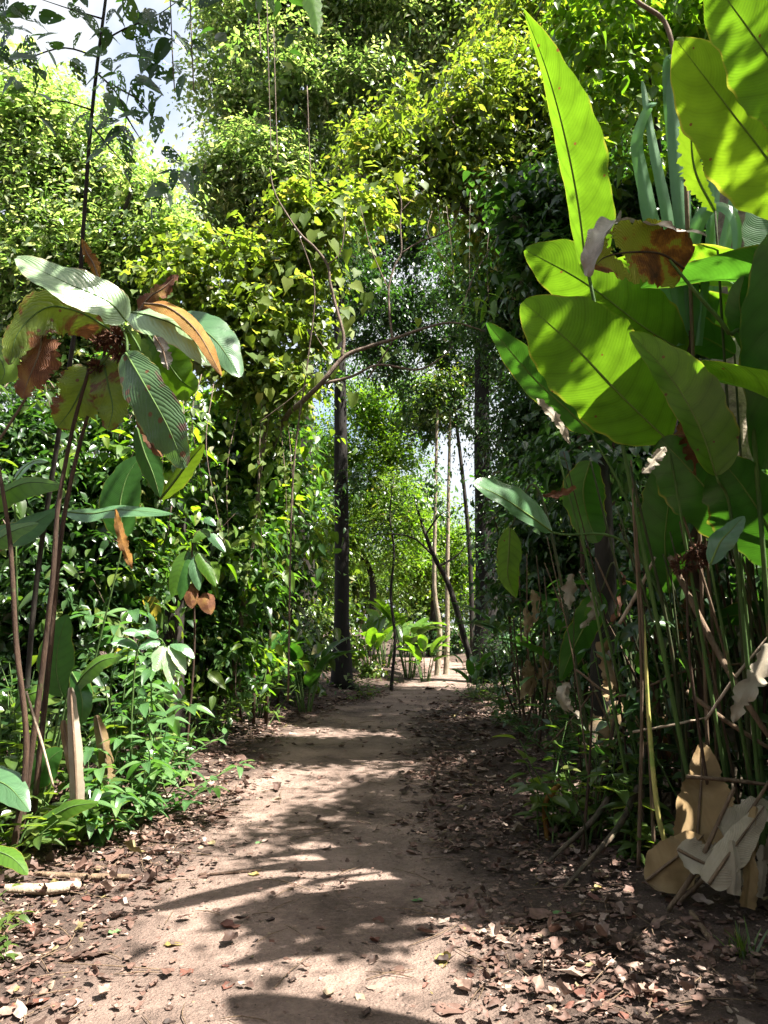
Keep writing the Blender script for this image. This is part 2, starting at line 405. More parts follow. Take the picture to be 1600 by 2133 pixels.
sd = Vector((math.cos(SUN_EL) * math.sin(SUN_AZ), math.cos(SUN_EL) * math.cos(SUN_AZ), math.sin(SUN_EL)))
so.rotation_euler = sd.to_track_quat('Z', 'Y').to_euler(); so.location = (20, 0, 40)
cam = bpy.data.cameras.new('camera'); co = bpy.data.objects.new('camera', cam); COL.objects.link(co); S.camera = co
co.location = (0, 0, CAM_H); co.rotation_euler = (R(90) + PITCH, 0, 0)
cam.sensor_fit = 'VERTICAL'; cam.sensor_height = 24; cam.lens = 24 * F / 2133; cam.clip_end = 2000; cam.clip_start = .05
S.view_settings.view_transform = 'Standard'; S.view_settings.look = 'None'; S.view_settings.exposure = EXPOSURE = 2.55; S.view_settings.gamma = 1
S.render.engine = 'CYCLES'
cy = S.cycles; cy.max_bounces = 7; cy.diffuse_bounces = 4; cy.glossy_bounces = 2; cy.transmission_bounces = 4; cy.use_denoising = True
cy.sample_clamp_indirect = 6; cy.use_adaptive_sampling = True; cy.adaptive_threshold = .02
cy.caustics_reflective = False; cy.caustics_refractive = False
cy.use_auto_tile = False
S.render.use_persistent_data = False

# ================================================================ materials in use
M = {}
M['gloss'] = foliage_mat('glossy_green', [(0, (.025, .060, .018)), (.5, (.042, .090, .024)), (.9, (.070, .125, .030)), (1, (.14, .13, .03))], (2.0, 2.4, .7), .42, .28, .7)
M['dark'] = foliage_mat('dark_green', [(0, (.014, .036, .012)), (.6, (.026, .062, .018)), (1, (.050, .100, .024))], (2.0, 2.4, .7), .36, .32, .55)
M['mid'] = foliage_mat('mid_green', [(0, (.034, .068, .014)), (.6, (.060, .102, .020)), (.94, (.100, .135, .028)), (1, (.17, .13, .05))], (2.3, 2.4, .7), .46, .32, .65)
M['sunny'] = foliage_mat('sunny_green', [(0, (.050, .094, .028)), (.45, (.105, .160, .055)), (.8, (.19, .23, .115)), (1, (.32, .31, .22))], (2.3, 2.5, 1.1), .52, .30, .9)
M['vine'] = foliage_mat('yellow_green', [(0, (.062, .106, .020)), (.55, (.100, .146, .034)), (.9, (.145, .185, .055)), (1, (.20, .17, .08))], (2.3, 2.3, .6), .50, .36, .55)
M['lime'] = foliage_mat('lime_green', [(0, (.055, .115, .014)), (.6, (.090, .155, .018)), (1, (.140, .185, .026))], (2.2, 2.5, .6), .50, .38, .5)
M['bark'] = bark_mat('dark_bark', (.008, .006, .005), (.030, .024, .018), (.014, .022, .009), moss_at=.58)
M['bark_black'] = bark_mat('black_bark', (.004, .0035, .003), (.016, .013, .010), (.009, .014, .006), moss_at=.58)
M['heart'] = foliage_mat('heart_leaf_green', [(0, (.055, .095, .016)), (.5, (.095, .140, .026)), (1, (.150, .185, .040))], (2.3, 2.3, .6), .5, .55, .15)
M['bark_pale'] = bark_mat('pale_bark', (.10, .075, .050), (.30, .25, .18), (.07, .09, .03), 14, .3, .6)
M['bark_mottled'] = bark_mat('mottled_bark', (.055, .045, .032), (.24, .20, .14), (.12, .14, .08), 7, 1.6, .5)
M['twig'] = bark_mat('twig_bark', (.06, .04, .03), (.17, .125, .095), None, 25, .3)
M['stem_brown'] = bark_mat('brown_stem', (.020, .012, .008), (.072, .042, .026), (.05, .06, .02), 22, .2, .62)
M['stem_green'] = bark_mat('green_stem', (.035, .075, .018), (.075, .13, .03), (.12, .09, .04), 12, .15, .6)
M['rib'] = bark_mat('leaf_rib', (.09, .15, .03), (.13, .19, .045), None, 8, .3)
M['stem_dark'] = bark_mat('dark_stem', (.020, .026, .012), (.060, .070, .026), (.08, .05, .025), 12, .15, .6)
M['stalk_dry'] = bark_mat('dry_stalk', (.06, .038, .022), (.18, .125, .08), None, 24, .12)
M['cane'] = bark_mat('yellow_cane', (.34, .32, .08), (.50, .44, .15), (.20, .30, .06), 16, .1, .5)  # base colour raised to stand in for sunlight on the cane
M['root'] = bark_mat('root_bark', (.03, .024, .017), (.12, .09, .06), (.03, .045, .018), 12, .4, .5)
M['wood'] = bark_mat('grey_driftwood', (.17, .12, .08), (.42, .34, .25), None, 20, .15)
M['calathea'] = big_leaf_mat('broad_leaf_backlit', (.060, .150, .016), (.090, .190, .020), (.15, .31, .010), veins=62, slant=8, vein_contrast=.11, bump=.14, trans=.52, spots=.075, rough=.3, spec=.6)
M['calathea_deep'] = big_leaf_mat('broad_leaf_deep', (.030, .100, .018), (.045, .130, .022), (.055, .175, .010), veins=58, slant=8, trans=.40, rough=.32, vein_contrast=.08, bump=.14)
M['calathea_yellow'] = big_leaf_mat('broad_leaf_yellowing', (.085, .165, .018), (.125, .20, .020), (.19, .33, .010), veins=54, slant=10, vein_contrast=.06, bump=.14, trans=.52, spots=.07, edge=(.34, .27, .04))
M['calathea_blue'] = big_leaf_mat('broad_leaf_bluish', (.050, .125, .052), (.080, .165, .070), (.10, .28, .03), veins=44, slant=9, trans=.25, rough=.30, vein_contrast=.08, bump=.25, spec=.65, edge=(.10, .15, .04))
M['pale_top'] = big_leaf_mat('pale_glossy_blade', (.17, .27, .13), (.24, .34, .19), (.28, .42, .10), veins=15, slant=5, trans=.25, rough=.30, spec=.7, spots=.04, vein_contrast=.06, bump=.5, edge=(.30, .17, .06))
M['tatter'] = big_leaf_mat('tattered_blade', (.085, .135, .018), (.13, .165, .020), (.27, .36, .02), veins=16, slant=5, trans=.5, vein_contrast=.07, bump=.5, spots=.12, blotch=(.22, .085, .022), blotch_at=.60)
M['speckled'] = big_leaf_mat('speckled_blade', (.045, .100, .035), (.075, .130, .055), (.10, .22, .03), veins=18, slant=6, trans=.3, rough=.33, vein_contrast=.06, bump=.5, spots=.20, blotch=(.13, .07, .05), blotch_at=.66)
M['strap'] = big_leaf_mat('strap_blade', (.085, .200, .085), (.130, .260, .120), (.12, .30, .06), veins=1, slant=0, trans=.35, rough=.36, vein_contrast=.02, bump=.1, edge=(.09, .17, .06))
M['withered'] = dry_mat('withered_orange', [(.30, (.035, .016, .008)), (.42, (.14, .048, .012)), (.475, (.26, .10, .016)), (.49, (.22, .21, .02)), (.72, (.22, .26, .02))], 4.2, 60, .55)
M['orange'] = dry_mat('orange_dead', [(.3, (.16, .06, .015)), (.5, (.34, .16, .03)), (.7, (.42, .25, .06))], 6, 18, .45)
M['rust'] = dry_mat('rust_dead', [(.3, (.07, .026, .014)), (.48, (.17, .065, .028)), (.58, (.26, .13, .04)), (.7, (.30, .28, .05))], 5, 20, .4)
M['grey_dead'] = dry_mat('grey_dead', [(.3, (.17, .15, .13)), (.55, (.36, .33, .29)), (.75, (.50, .46, .40))], 6, 40, .15)
M['tan'] = dry_mat('tan_sheath', [(.25, (.13, .08, .035)), (.5, (.26, .175, .08)), (.75, (.38, .29, .16))], 3.5, 110, .12, .6)
M['cream'] = dry_mat('cream_sheath', [(.25, (.2, .16, .11)), (.5, (.34, .29, .21)), (.75, (.42, .38, .3))], 4, 45, .15, .6)
M['litter'] = litter_mat('leaf_litter', [(0, (.030, .019, .015)), (.2, (.070, .043, .034)), (.45, (.135, .085, .069)), (.62, (.100, .058, .045)), (.8, (.21, .145, .118)), (.95, (.30, .245, .215)), (1, (.14, .12, .04))])
M['litter_red'] = litter_mat('red_litter', [(0, (.085, .036, .026)), (1, (.14, .062, .046))])
M['litter_yellow'] = litter_mat('yellow_litter', [(0, (.17, .14, .04)), (1, (.26, .21, .08))])
M['litter_green'] = litter_mat('green_litter', [(0, (.09, .20, .07)), (1, (.13, .26, .10))])
M['flower'] = bark_mat('dead_flower', (.035, .016, .010), (.13, .055, .028), None, 40, 1)

def soil_mat(name, c_lo, c_hi, edge_c=None):
    m, nt = new_mat(name); tco = N(nt, 'ShaderNodeTexCoord'); P = tco.outputs['Object']
    a = N(nt, 'ShaderNodeTexNoise', i_Scale=1.3, i_Detail=6.0, i_Roughness=.6); L(nt, P, a.inputs[0])
    b = N(nt, 'ShaderNodeTexNoise', i_Scale=28.0, i_Detail=8.0, i_Roughness=.7); L(nt, P, b.inputs[0])
    v = N(nt, 'ShaderNodeTexVoronoi', i_Scale=70.0); L(nt, P, v.inputs[0])
    f = math_(nt, 'ADD', math_(nt, 'MULTIPLY', a.outputs[0], .75), math_(nt, 'MULTIPLY', b.outputs[0], .3))
    c = ramp(nt, f, [(.36, c_lo), (.66, c_hi)])
    if edge_c:
        uv = N(nt, 'ShaderNodeUVMap'); s = N(nt, 'ShaderNodeSeparateXYZ'); L(nt, uv.outputs[0], s.inputs[0])
        e = math_(nt, 'MULTIPLY', math_(nt, 'ABSOLUTE', math_(nt, 'SUBTRACT', s.outputs[0], .5)), 2.0)
        e = math_(nt, 'ADD', e, math_(nt, 'MULTIPLY', math_(nt, 'SUBTRACT', b.outputs[0], .5), .7))
        e = math_(nt, 'MINIMUM', math_(nt, 'MAXIMUM', math_(nt, 'MULTIPLY', math_(nt, 'SUBTRACT', e, .62), 3.5), 0.), 1.)
        c = mixc(nt, e, c, edge_c)
    p = N(nt, 'ShaderNodeBsdfPrincipled', i_Roughness=.92); p.inputs['Specular IOR Level'].default_value = .2
    bp = N(nt, 'ShaderNodeBump', i_Strength=1.0, i_Distance=.03)
    d_ = N(nt, 'ShaderNodeTexNoise', i_Scale=5.0, i_Detail=3.0, i_Distortion=.8); L(nt, P, d_.inputs[0])
    L(nt, math_(nt, 'ADD', math_(nt, 'ADD', b.outputs[0], math_(nt, 'MULTIPLY', d_.outputs[0], 2.2)), math_(nt, 'MULTIPLY', v.outputs[0], .35)), bp.inputs['Height']); L(nt, bp.outputs[0], p.inputs['Normal'])
    L(nt, c, p.inputs['Base Color']); L(nt, p.outputs[0], N(nt, 'ShaderNodeOutputMaterial').inputs[0]); return m
M['soil'] = soil_mat('forest_soil', (.030, .020, .016), (.095, .066, .052))
M['path'] = soil_mat('trodden_earth', (.060, .042, .033), (.262, .188, .152), (.054, .037, .029))

# ================================================================ ground, path, litter
def axis(lo, hi, n_in, a, b, n_out):
    return np.unique(np.concatenate([lo + (a - lo) * (1 - np.linspace(1, 0, n_out) ** 2), np.linspace(a, b, n_in), b + (hi - b) * np.linspace(0, 1, n_out) ** 2]))
gx, gy = axis(-160, 160, 150, -6, 6, 24), axis(-60, 260, 260, -2, 24, 26)
GX, GY = np.meshgrid(gx, gy)
V = np.stack([GX, GY, gz(GX, GY)], -1).reshape(-1, 3); nx = len(gx)
i = np.arange(len(gy) - 1)[:, None] * nx; j = np.arange(nx - 1)[None]
o = link('ground', raw_mesh('ground', V, [np.stack([i + j, i + j + 1, i + nx + j + 1, i + nx + j], -1).reshape(-1, 4)], M['soil'])); o['kind'] = 'structure'
yy = np.arange(-5, 44, .1); k = np.linspace(-1, 1, 25)
jag = .10 * np.sin(yy * 1.9) + .07 * np.sin(yy * 4.3 + 1) + .04 * np.sin(yy * 11)
hw = path_w(yy) * 1.5 + jag
PX = path_x(yy)[:, None] + k[None] * hw[:, None]; PY = np.repeat(yy[:, None], 25, 1)
PZ = gz(PX, PY) + .014 - .01 * np.abs(k[None]) ** 3
i = np.arange(len(yy) - 1)[:, None] * 25; j = np.arange(24)[None]
o = link('path', raw_mesh('path', np.stack([PX, PY, PZ], -1).reshape(-1, 3), [np.stack([i + j, i + j + 1, i + 26 + j, i + 25 + j], -1).reshape(-1, 4)], M['path'], uv=np.stack(np.broadcast_arrays(k[None] * .5 + .5, yy[:, None] * .1), -1).reshape(-1, 2))); o['kind'] = 'structure'

def lit_tpl(seed, curl, w=.3):
    V, q = grid_leaf(6, 5, ov(w, .8), fold=0, droop=0)
    r = np.random.default_rng(seed)
    x, y = V[:, 0], V[:, 1]
    V[:, 2] = curl * (x * x * 5 + (y - .5) ** 2 * .9) + .05 * np.sin(y * 9 + seed) * np.sign(x) * np.abs(x) * 4 + r.normal(0, .015, len(V))
    V[:, 1] -= .5
    V[:, 0] *= 1 + .25 * np.sin(y * 14 + seed)
    return V, tri(q)
LT = [lit_tpl(s, c, wd) for s, c, wd in ((1, .25, .3), (2, -.2, .24), (3, .5, .28), (4, .1, .38), (5, -.4, .2), (6, .8, .22))]
def scatter(n, ymin, ymax, xw, size, inpath, bias=1.0):
    y = ymin + (ymax - ymin) * rng.random(n) ** bias
    x = path_x(y) + rng.uniform(-xw, xw, n)
    d = np.abs(x - path_x(y)) / path_w(y)
    cl = np.sin(x * 3.1 + y * 1.3) * np.sin(y * 2.3 - x) * .5 + .5
    pk = np.where(d < .75, inpath * .55, np.where(d < 1.35, inpath + (1 - inpath) * (d - .75) / .6, 1.0)) * (.35 + .65 * cl)
    kk = rng.random(n) < pk; x, y = x[kk], y[kk]
    return x, y, size * np.exp(rng.normal(0, .38, len(x)))
gs = []
for (n, a, b, xw, sz, ip) in ((12500, 2.2, 6.5, 3.6, .030, .10), (1500, 2.2, 6.5, 3.6, .050, .10), (20000, 6, 17, 4.5, .048, .10), (22000, 2.2, 9, 3.5, .011, .6), (3000, 15, 32, 5, .09, .2)):
    x, y, s = scatter(n, a, b, xw, sz, ip)
    w_ = rng.integers(0, len(LT), len(x))
    for q in range(len(LT)):
        m_ = w_ == q; c = m_.sum()
        if not c: continue
        P = np.stack([x[m_], y[m_], gz(x[m_], y[m_]) + .018 + rng.random(c) * .02], -1)
        A = np.stack([np.cos(t := rng.uniform(0, 6.28, c)), np.sin(t), rng.normal(0, .12, c)], -1)
        gs.append(emit(P, A, np.array([0, 0, 1]) + rng.normal(0, .2, (c, 3)), s[m_] * 1.5, LT[q]))
lit = join(*gs)
o = link('leaf_litter', raw_mesh('leaf_litter', lit[0], lit[1], M['litter'])); tag(o, 'dry brown and reddish leaf litter covering the forest floor', 'leaf litter', kind='stuff')
gs = []
for q in range(len(LT)):
    x, y, s = scatter(480, 2.3, 9, 3.3, .036, .03); x, y, s = x[np.abs(x - path_x(y)) > .8], y[np.abs(x - path_x(y)) > .8], s[np.abs(x - path_x(y)) > .8]
    tv = LT[q][0] * [1, 1, 2.6]; c = len(x)
    gs.append(emit(np.stack([x, y, gz(x, y) + .03 + rng.random(c) * .03], -1), np.stack([np.cos(t := rng.uniform(0, 6.28, c)), np.sin(t), rng.normal(0, .3, c)], -1), np.array([0, 0, 1]) + rng.normal(0, .45, (c, 3)), s * 1.6, (tv, LT[q][1])))
g_ = join(*gs)
o = link('curled_litter', raw_mesh('curled_litter', g_[0], g_[1], M['litter'])); tag(o, 'curled dead leaves heaped along both sides of the path', 'leaf litter', kind='stuff')
gs = []
x, y, s = scatter(2600, 2.3, 14, 3.2, .12, .3)
for a, b, l in zip(x[:1500], y, s):
    t = rng.uniform(0, 3.14); z = gz(a, b) + .02
    dx, dy = math.cos(t) * l, math.sin(t) * l
    mid = (a + rng.normal(0, .1) * l, b + rng.normal(0, .1) * l, z + .008)
    gs.append(tube([(a - dx, b - dy, gz(a - dx, b - dy) + .02), mid, (a + dx, b + dy, gz(a + dx, b + dy) + .022)], [.0025, .003, .0015], 4, seg=5))
g_ = join(*gs)
o = link('twig_debris', raw_mesh('twig_debris', g_[0], g_[1], M['stalk_dry'])); tag(o, 'thin dry twigs strewn over the soil and leaf litter', 'twigs', kind='stuff')

# the forest goes on behind and beside the camera: it closes off most of the sky there
lb = []
for a_ in np.arange(0, 360, 15):
    x_, y_ = 15 * math.sin(R(a_)), -2 + 15 * math.cos(R(a_))
    if y_ > 3 : continue
    hgt = 10.5
    for z_ in np.arange(1.5, hgt, 3.2): lb.append(((x_ + rng.normal(0, .8), y_ + rng.normal(0, .8), z_), (2.6, 2.6, 2.2)))
g = mass(lb, .42, T_SIMPLE, dens=1.2, m=4, inner=.8, twig=3, gap=.2, sub=8)
o = link('surrounding_wood', raw_mesh('surrounding_wood', g[0], g[1], M['dark'])); tag(o, 'dense dark forest closing in around the clearing', 'forest', kind='stuff')
# ================================================================ trees and thickets
def base_at(px, Y):
    p = W(px, 1300, Y); return (float(p[0]), float(p[1]), float(gz(p[0], p[1])) - .03)
def trunk_geo(pts, r, n=12, wob=.10, foot=None):
    """trunk along photo points (px, py, Y); runs down to the ground below its first point"""
    P = [W(*p) for p in pts]
    g = float(gz(P[0][0], P[0][1])) - .08
    if P[0][2] > g + .05: P = [np.array([P[0][0], P[0][1], g])] + P
    else: P[0][2] = g
    rr = [r[0] * 1.5] + list(np.interp(np.linspace(.15, 1, 5), np.linspace(0, 1, len(r)), r))
    return tube(P, rr, n, seg=26, wob=wob)
def leafy(name, label, cat, loc, crown, mat, leaf, tpl=T_SIMPLE, trunk=None, bark='bark', branches=(), group=None, crown_name='crown', twigs=0, **k):
    t = thing(name, label, cat, loc, group)
    if trunk: part('trunk', trunk, M[bark], t)
    for b in branches: part('branch', b, M[bark], t)
    for _ in range(twigs):
        c_, r_ = crown[_ % len(crown)]; d_ = rdir(3) * r_; d_[:, 1] = -np.abs(d_[:, 1]) * 1.1
        part('branch', tube([c_, c_ + d_[0] * .7, c_ + d_[0] + d_[1] * .25, c_ + d_[0] * 1.1 + d_[1] * .5], np.array([.022, .014, .008, .004]) * loc[1] / 14, 5, seg=12, wob=.1), M['twig'], t)
    part(crown_name, mass(crown, leaf, tpl, **k), M[mat], t)
    return t
def limb(*pts, r=(.06, .02), n=7, wob=.06): return tube([W(*p) for p in pts], r, n, seg=16, wob=wob)

# --- far wood closing the view
g = mass([((x, 62 + 6 * math.sin(x * .37), 5.5 + 1.6 * math.sin(x * .5 + 1)), (5.5, 4, 7.0 + 1.8 * math.sin(x * .8))) for x in np.arange(-48, 52, 6.5)], .55, T_SIMPLE, dens=1.4, m=4, inner=.9, twig=3, gap=.1)
o = link('distant_wood', raw_mesh('distant_wood', g[0], g[1], M['mid'])); tag(o, 'solid green wall of distant forest behind all the trees', 'forest', kind='stuff')

# --- tall trees beyond the bend
FAR = [('lime', 30, 770, [(720, 1120, 100), (790, 1050, 95), (700, 960, 90), (820, 950, 85), (760, 850, 85), (860, 1090, 60), (850, 870, 70), (900, 830, 50), (830, 1160, 60)], 'light green tree standing in the sun right of the dark straight trunk', .16),
       ('lime', 36, 900, [(900, 1160, 70), (850, 1200, 70), (940, 1120, 50), (880, 1060, 50), (960, 1200, 60)], 'low lime green tree just left of the sky gap over the far path', .17),
       ('mid', 40, 1060, [(1050, 1150, 90), (1100, 1050, 100), (1060, 1240, 80), (1140, 950, 90), (1000, 1230, 60)], 'mid green tree seen past the thick dark trunk on the right', .2),
       ('mid', 34, 620, [(600, 1150, 110), (540, 1020, 110), (640, 1020, 90), (580, 900, 100), (650, 1200, 90)], 'shaded tree behind the straight dark trunk in the middle', .18),
       ('mid', 44, 420, [(420, 1100, 120), (350, 980, 120), (450, 950, 100), (300, 1150, 110), (480, 1200, 90)], 'dim tree far behind the thicket on the left bank', .24),
       ('mid', 46, 1300, [(1300, 1100, 130), (1250, 950, 110), (1400, 1000, 130), (1350, 1200, 120)], 'dim tree far behind the broad leaved clump on the right bank', .24),
       ('dark', 27, 700, [(700, 700, 60), (780, 760, 60), (850, 800, 50), (660, 800, 70), (880, 720, 34)], 'dark thin crowned tree with sky sparkling through its leaves', .13)]
for mt, Y, px, lb, lab, lf in FAR:
    leafy('tree', lab, 'tree', base_at(px, Y), plobes(lb, Y, 1.0), mt, lf, dens=1.5 if mt != 'dark' else 1.0, m=5, inner=.35 if mt != 'dark' else .05, twig=4, gap=.35 if mt != 'dark' else .6,
          trunk=trunk_geo([(px, 1390, Y), (px + 4, 1200, Y), (lb[0][0], lb[0][1], Y)], [.16, .12, .07]))

# --- big vine-covered tree in the middle distance, up to the top of the frame
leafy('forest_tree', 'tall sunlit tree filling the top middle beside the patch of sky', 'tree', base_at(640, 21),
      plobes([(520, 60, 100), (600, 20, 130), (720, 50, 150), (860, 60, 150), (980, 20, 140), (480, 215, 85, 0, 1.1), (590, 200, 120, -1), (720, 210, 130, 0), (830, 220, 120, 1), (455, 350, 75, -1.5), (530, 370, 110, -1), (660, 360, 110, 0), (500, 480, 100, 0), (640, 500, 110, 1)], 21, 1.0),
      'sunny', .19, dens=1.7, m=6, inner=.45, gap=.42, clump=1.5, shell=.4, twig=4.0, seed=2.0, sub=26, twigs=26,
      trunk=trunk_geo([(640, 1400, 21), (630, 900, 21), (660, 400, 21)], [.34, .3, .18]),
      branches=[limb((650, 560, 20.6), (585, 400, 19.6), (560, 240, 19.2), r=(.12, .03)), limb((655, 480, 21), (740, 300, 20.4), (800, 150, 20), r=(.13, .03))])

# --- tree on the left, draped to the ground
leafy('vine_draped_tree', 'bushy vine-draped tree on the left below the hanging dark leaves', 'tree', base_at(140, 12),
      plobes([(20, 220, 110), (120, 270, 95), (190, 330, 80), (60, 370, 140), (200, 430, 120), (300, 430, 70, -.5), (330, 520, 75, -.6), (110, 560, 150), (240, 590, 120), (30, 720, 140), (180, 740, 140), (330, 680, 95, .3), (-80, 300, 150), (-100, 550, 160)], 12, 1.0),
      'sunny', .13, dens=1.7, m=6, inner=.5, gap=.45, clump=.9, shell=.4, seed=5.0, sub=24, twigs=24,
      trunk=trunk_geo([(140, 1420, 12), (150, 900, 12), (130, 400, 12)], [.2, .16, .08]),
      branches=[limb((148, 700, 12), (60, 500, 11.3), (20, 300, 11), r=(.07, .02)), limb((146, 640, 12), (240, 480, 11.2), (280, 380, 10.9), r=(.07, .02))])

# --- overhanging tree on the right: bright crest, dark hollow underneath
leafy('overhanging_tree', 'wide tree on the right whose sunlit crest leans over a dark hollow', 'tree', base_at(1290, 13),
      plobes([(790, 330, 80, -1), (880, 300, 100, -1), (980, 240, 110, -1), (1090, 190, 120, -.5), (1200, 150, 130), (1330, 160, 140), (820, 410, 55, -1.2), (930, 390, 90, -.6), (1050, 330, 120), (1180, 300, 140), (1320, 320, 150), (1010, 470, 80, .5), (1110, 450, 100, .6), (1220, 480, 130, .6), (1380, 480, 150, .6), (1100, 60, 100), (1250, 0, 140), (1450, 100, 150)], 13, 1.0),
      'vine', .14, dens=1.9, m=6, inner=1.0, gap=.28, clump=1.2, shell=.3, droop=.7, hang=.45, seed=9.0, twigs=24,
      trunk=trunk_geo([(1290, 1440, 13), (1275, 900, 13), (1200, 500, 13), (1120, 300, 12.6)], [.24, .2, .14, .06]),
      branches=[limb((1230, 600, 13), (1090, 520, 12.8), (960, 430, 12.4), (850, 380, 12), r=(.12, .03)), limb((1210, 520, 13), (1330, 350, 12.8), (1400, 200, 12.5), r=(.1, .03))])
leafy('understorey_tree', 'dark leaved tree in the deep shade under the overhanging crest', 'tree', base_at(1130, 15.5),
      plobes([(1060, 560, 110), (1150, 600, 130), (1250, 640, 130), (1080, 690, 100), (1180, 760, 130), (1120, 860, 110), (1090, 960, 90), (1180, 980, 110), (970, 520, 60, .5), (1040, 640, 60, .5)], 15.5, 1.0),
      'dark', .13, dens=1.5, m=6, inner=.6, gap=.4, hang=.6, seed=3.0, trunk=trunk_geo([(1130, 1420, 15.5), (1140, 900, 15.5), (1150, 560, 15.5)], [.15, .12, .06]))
leafy('sparse_tree', 'open dark crown letting bits of sky through above the path', 'tree', base_at(900, 24),
      plobes([(900, 620, 70), (960, 690, 70), (850, 670, 60), (1000, 780, 60), (940, 810, 60), (890, 850, 60), (960, 880, 40), (790, 650, 70), (720, 640, 60), (820, 760, 60), (760, 720, 60), (980, 610, 60), (800, 450, 80), (860, 530, 70), (910, 460, 70), (780, 560, 60), (840, 400, 70), (720, 560, 50), (895, 900, 44), (930, 745, 50), (900, 720, 50), (960, 500, 60)], 24, 1.0),
      'dark', .16, dens=1.6, m=5, inner=.2, gap=.45, hang=.5, seed=6.0, trunk=trunk_geo([(985, 1400, 24), (975, 1100, 24), (930, 720, 24)], [.10, .08, .04]))

# --- the two dark straight trunks and their companions
t = thing('straight_tree', 'straight dark trunk wrapped in climbers, left of the far path', 'tree', base_at(712, 17.5))
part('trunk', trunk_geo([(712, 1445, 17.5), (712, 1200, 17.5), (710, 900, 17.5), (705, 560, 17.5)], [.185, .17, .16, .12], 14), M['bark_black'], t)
part('crown', mass(plobes([(690, 560, 90), (620, 640, 70, .5), (770, 600, 60, .4), (690, 780, 40), (672, 930, 26), (750, 1010, 26)], 17.5), .12, T_SIMPLE, dens=1.3, gap=.45, inner=.2, hang=.5), M['dark'], t)
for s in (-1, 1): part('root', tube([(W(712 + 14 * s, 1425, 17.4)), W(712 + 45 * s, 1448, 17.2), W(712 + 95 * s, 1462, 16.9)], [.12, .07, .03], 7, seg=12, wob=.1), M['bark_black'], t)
t = thing('thick_tree', 'thickest dark trunk on the right bank of the path', 'tree', base_at(1012, 20.5))
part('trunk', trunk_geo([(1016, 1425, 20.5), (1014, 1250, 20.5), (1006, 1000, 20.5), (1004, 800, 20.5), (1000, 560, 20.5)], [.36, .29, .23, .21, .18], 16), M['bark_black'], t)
part('crown', mass(plobes([(1000, 560, 90), (1080, 640, 70), (940, 610, 50), (1060, 800, 50), (1075, 900, 50), (1040, 1010, 40), (1030, 1150, 36), (985, 900, 24), (1020, 760, 40)], 20.5), .14, T_SIMPLE, dens=1.3, gap=.45, inner=.2, hang=.5), M['dark'], t)
t = thing('leaning_tree', 'thin dark tree leaning left across the far end of the path', 'tree', base_at(985, 18.5))
part('trunk', tube([W(992, 1425, 18.5), W(968, 1330, 18.4), W(935, 1220, 18.3), (W(905, 1160, 18.2)), W(880, 1095, 18.2), W(862, 1030, 18.2)], [.09, .075, .065, .055, .04, .015], 9, seg=30, wob=.12), M['bark'], t)
for p in ([(888, 1112, 18.2), (906, 1085, 18.1), (920, 1070, 18), (935, 1062, 18)], [(905, 1160, 18.2), (860, 1120, 18), (800, 1112, 17.9), (768, 1120, 17.9)], [(915, 1180, 18.2), (960, 1150, 18.3), (985, 1100, 18.3)]):
    part('branch', tube([W(*q) for q in p], [.03, .008], 6, seg=14), M['bark'], t)
part('crown', mass(plobes([(930, 1065, 26), (1000, 1080, 26), (865, 1030, 30), (780, 1115, 22), (895, 1000, 20)], 18.2), .13, T_OVATE_LO, dens=.6, gap=.5, inner=0, hang=.7), M['dark'], t)
t = thing('sapling', 'slim upright sapling in front of the bright far clump', 'sapling', base_at(820, 18))
part('trunk', trunk_geo([(816, 1420, 18), (823, 1330, 18), (814, 1240, 18.1), (821, 1150, 18), (812, 1070, 18), (822, 990, 18)], [.04, .036, .028, .012], 8), M['bark'], t)
part('crown', mass(plobes([(815, 1010, 34), (850, 1080, 26), (785, 1090, 26), (820, 1170, 24)], 18), .1, T_SIMPLE, dens=.7, gap=.4, inner=0), M['mid'], t)
for px, px2, Y, lab in ((912, 905, 23, 'slim pale crooked trunk left of the far path'), (930, 932, 23.5, 'slim straight pale trunk at the left edge of the far path')):
    t = thing('pole_tree', lab, 'tree', base_at(px, Y))
    part('trunk', trunk_geo([(px, 1392, Y), (px + (2 if px > 920 else 4), 1310, Y), (px2, 1220, Y), (px2 + 2, 1050, Y), (px2 + 6, 850, Y)], [.10, .085, .07, .06, .04], 9), M['bark_pale'], t)
    part('crown', mass(plobes([(px2, 860, 36), (px2 + 20, 800, 40)], Y), .15, T_SIMPLE, dens=.8, gap=.5, inner=.05), M['mid'], t)
t = thing('tree_stump', 'short black trunk behind the glossy saplings on the left bank', 'stump', base_at(360, 9))
part('trunk', trunk_geo([(362, 1545, 9), (360, 1400, 9), (365, 1250, 9), (380, 1080, 9)], [.15, .13, .12, .09], 12, .14), M['bark'], t)

# --- palm-like mottled trunk on the right edge, leaves overhead
t = thing('mottled_tree', 'mottled ringed trunk rising behind the big leaves on the right edge', 'tree', base_at(1530, 5.6))
part('trunk', trunk_geo([(1525, 1560, 5.6), (1527, 1000, 5.6), (1520, 500, 5.6), (1570, 100, 5.6), (1700, -300, 5.6), (1900, -480, 5.8)], [.16, .145, .14, .13, .11], 16, .06), M['bark_mottled'], t)
part('crown', mass([((3.15, 2.75, 7.2), (.55, .26, .3)), ((3.5, 4.35, 7.6), (.8, .45, .5)), ((4.4, 4.9, 8.0), (1.0, .6, .6))] + plobes([(1950, -420, 190), (2100, -520, 190, .4)], 5.8), .15, T_OVATE_LO, dens=1.4, gap=.35, inner=.3, hang=.5), M['mid'], t)  # unseen lobes out of frame, added to cast soft shadows on the path
t = thing('lime_tree', 'tree with larger translucent leaves above the bent grey vine', 'tree', base_at(1390, 8))
part('trunk', trunk_geo([(1390, 1480, 8), (1400, 900, 8), (1380, 400, 8), (1340, 100, 8)], [.08, .07, .05, .03], 9), M['bark'], t)
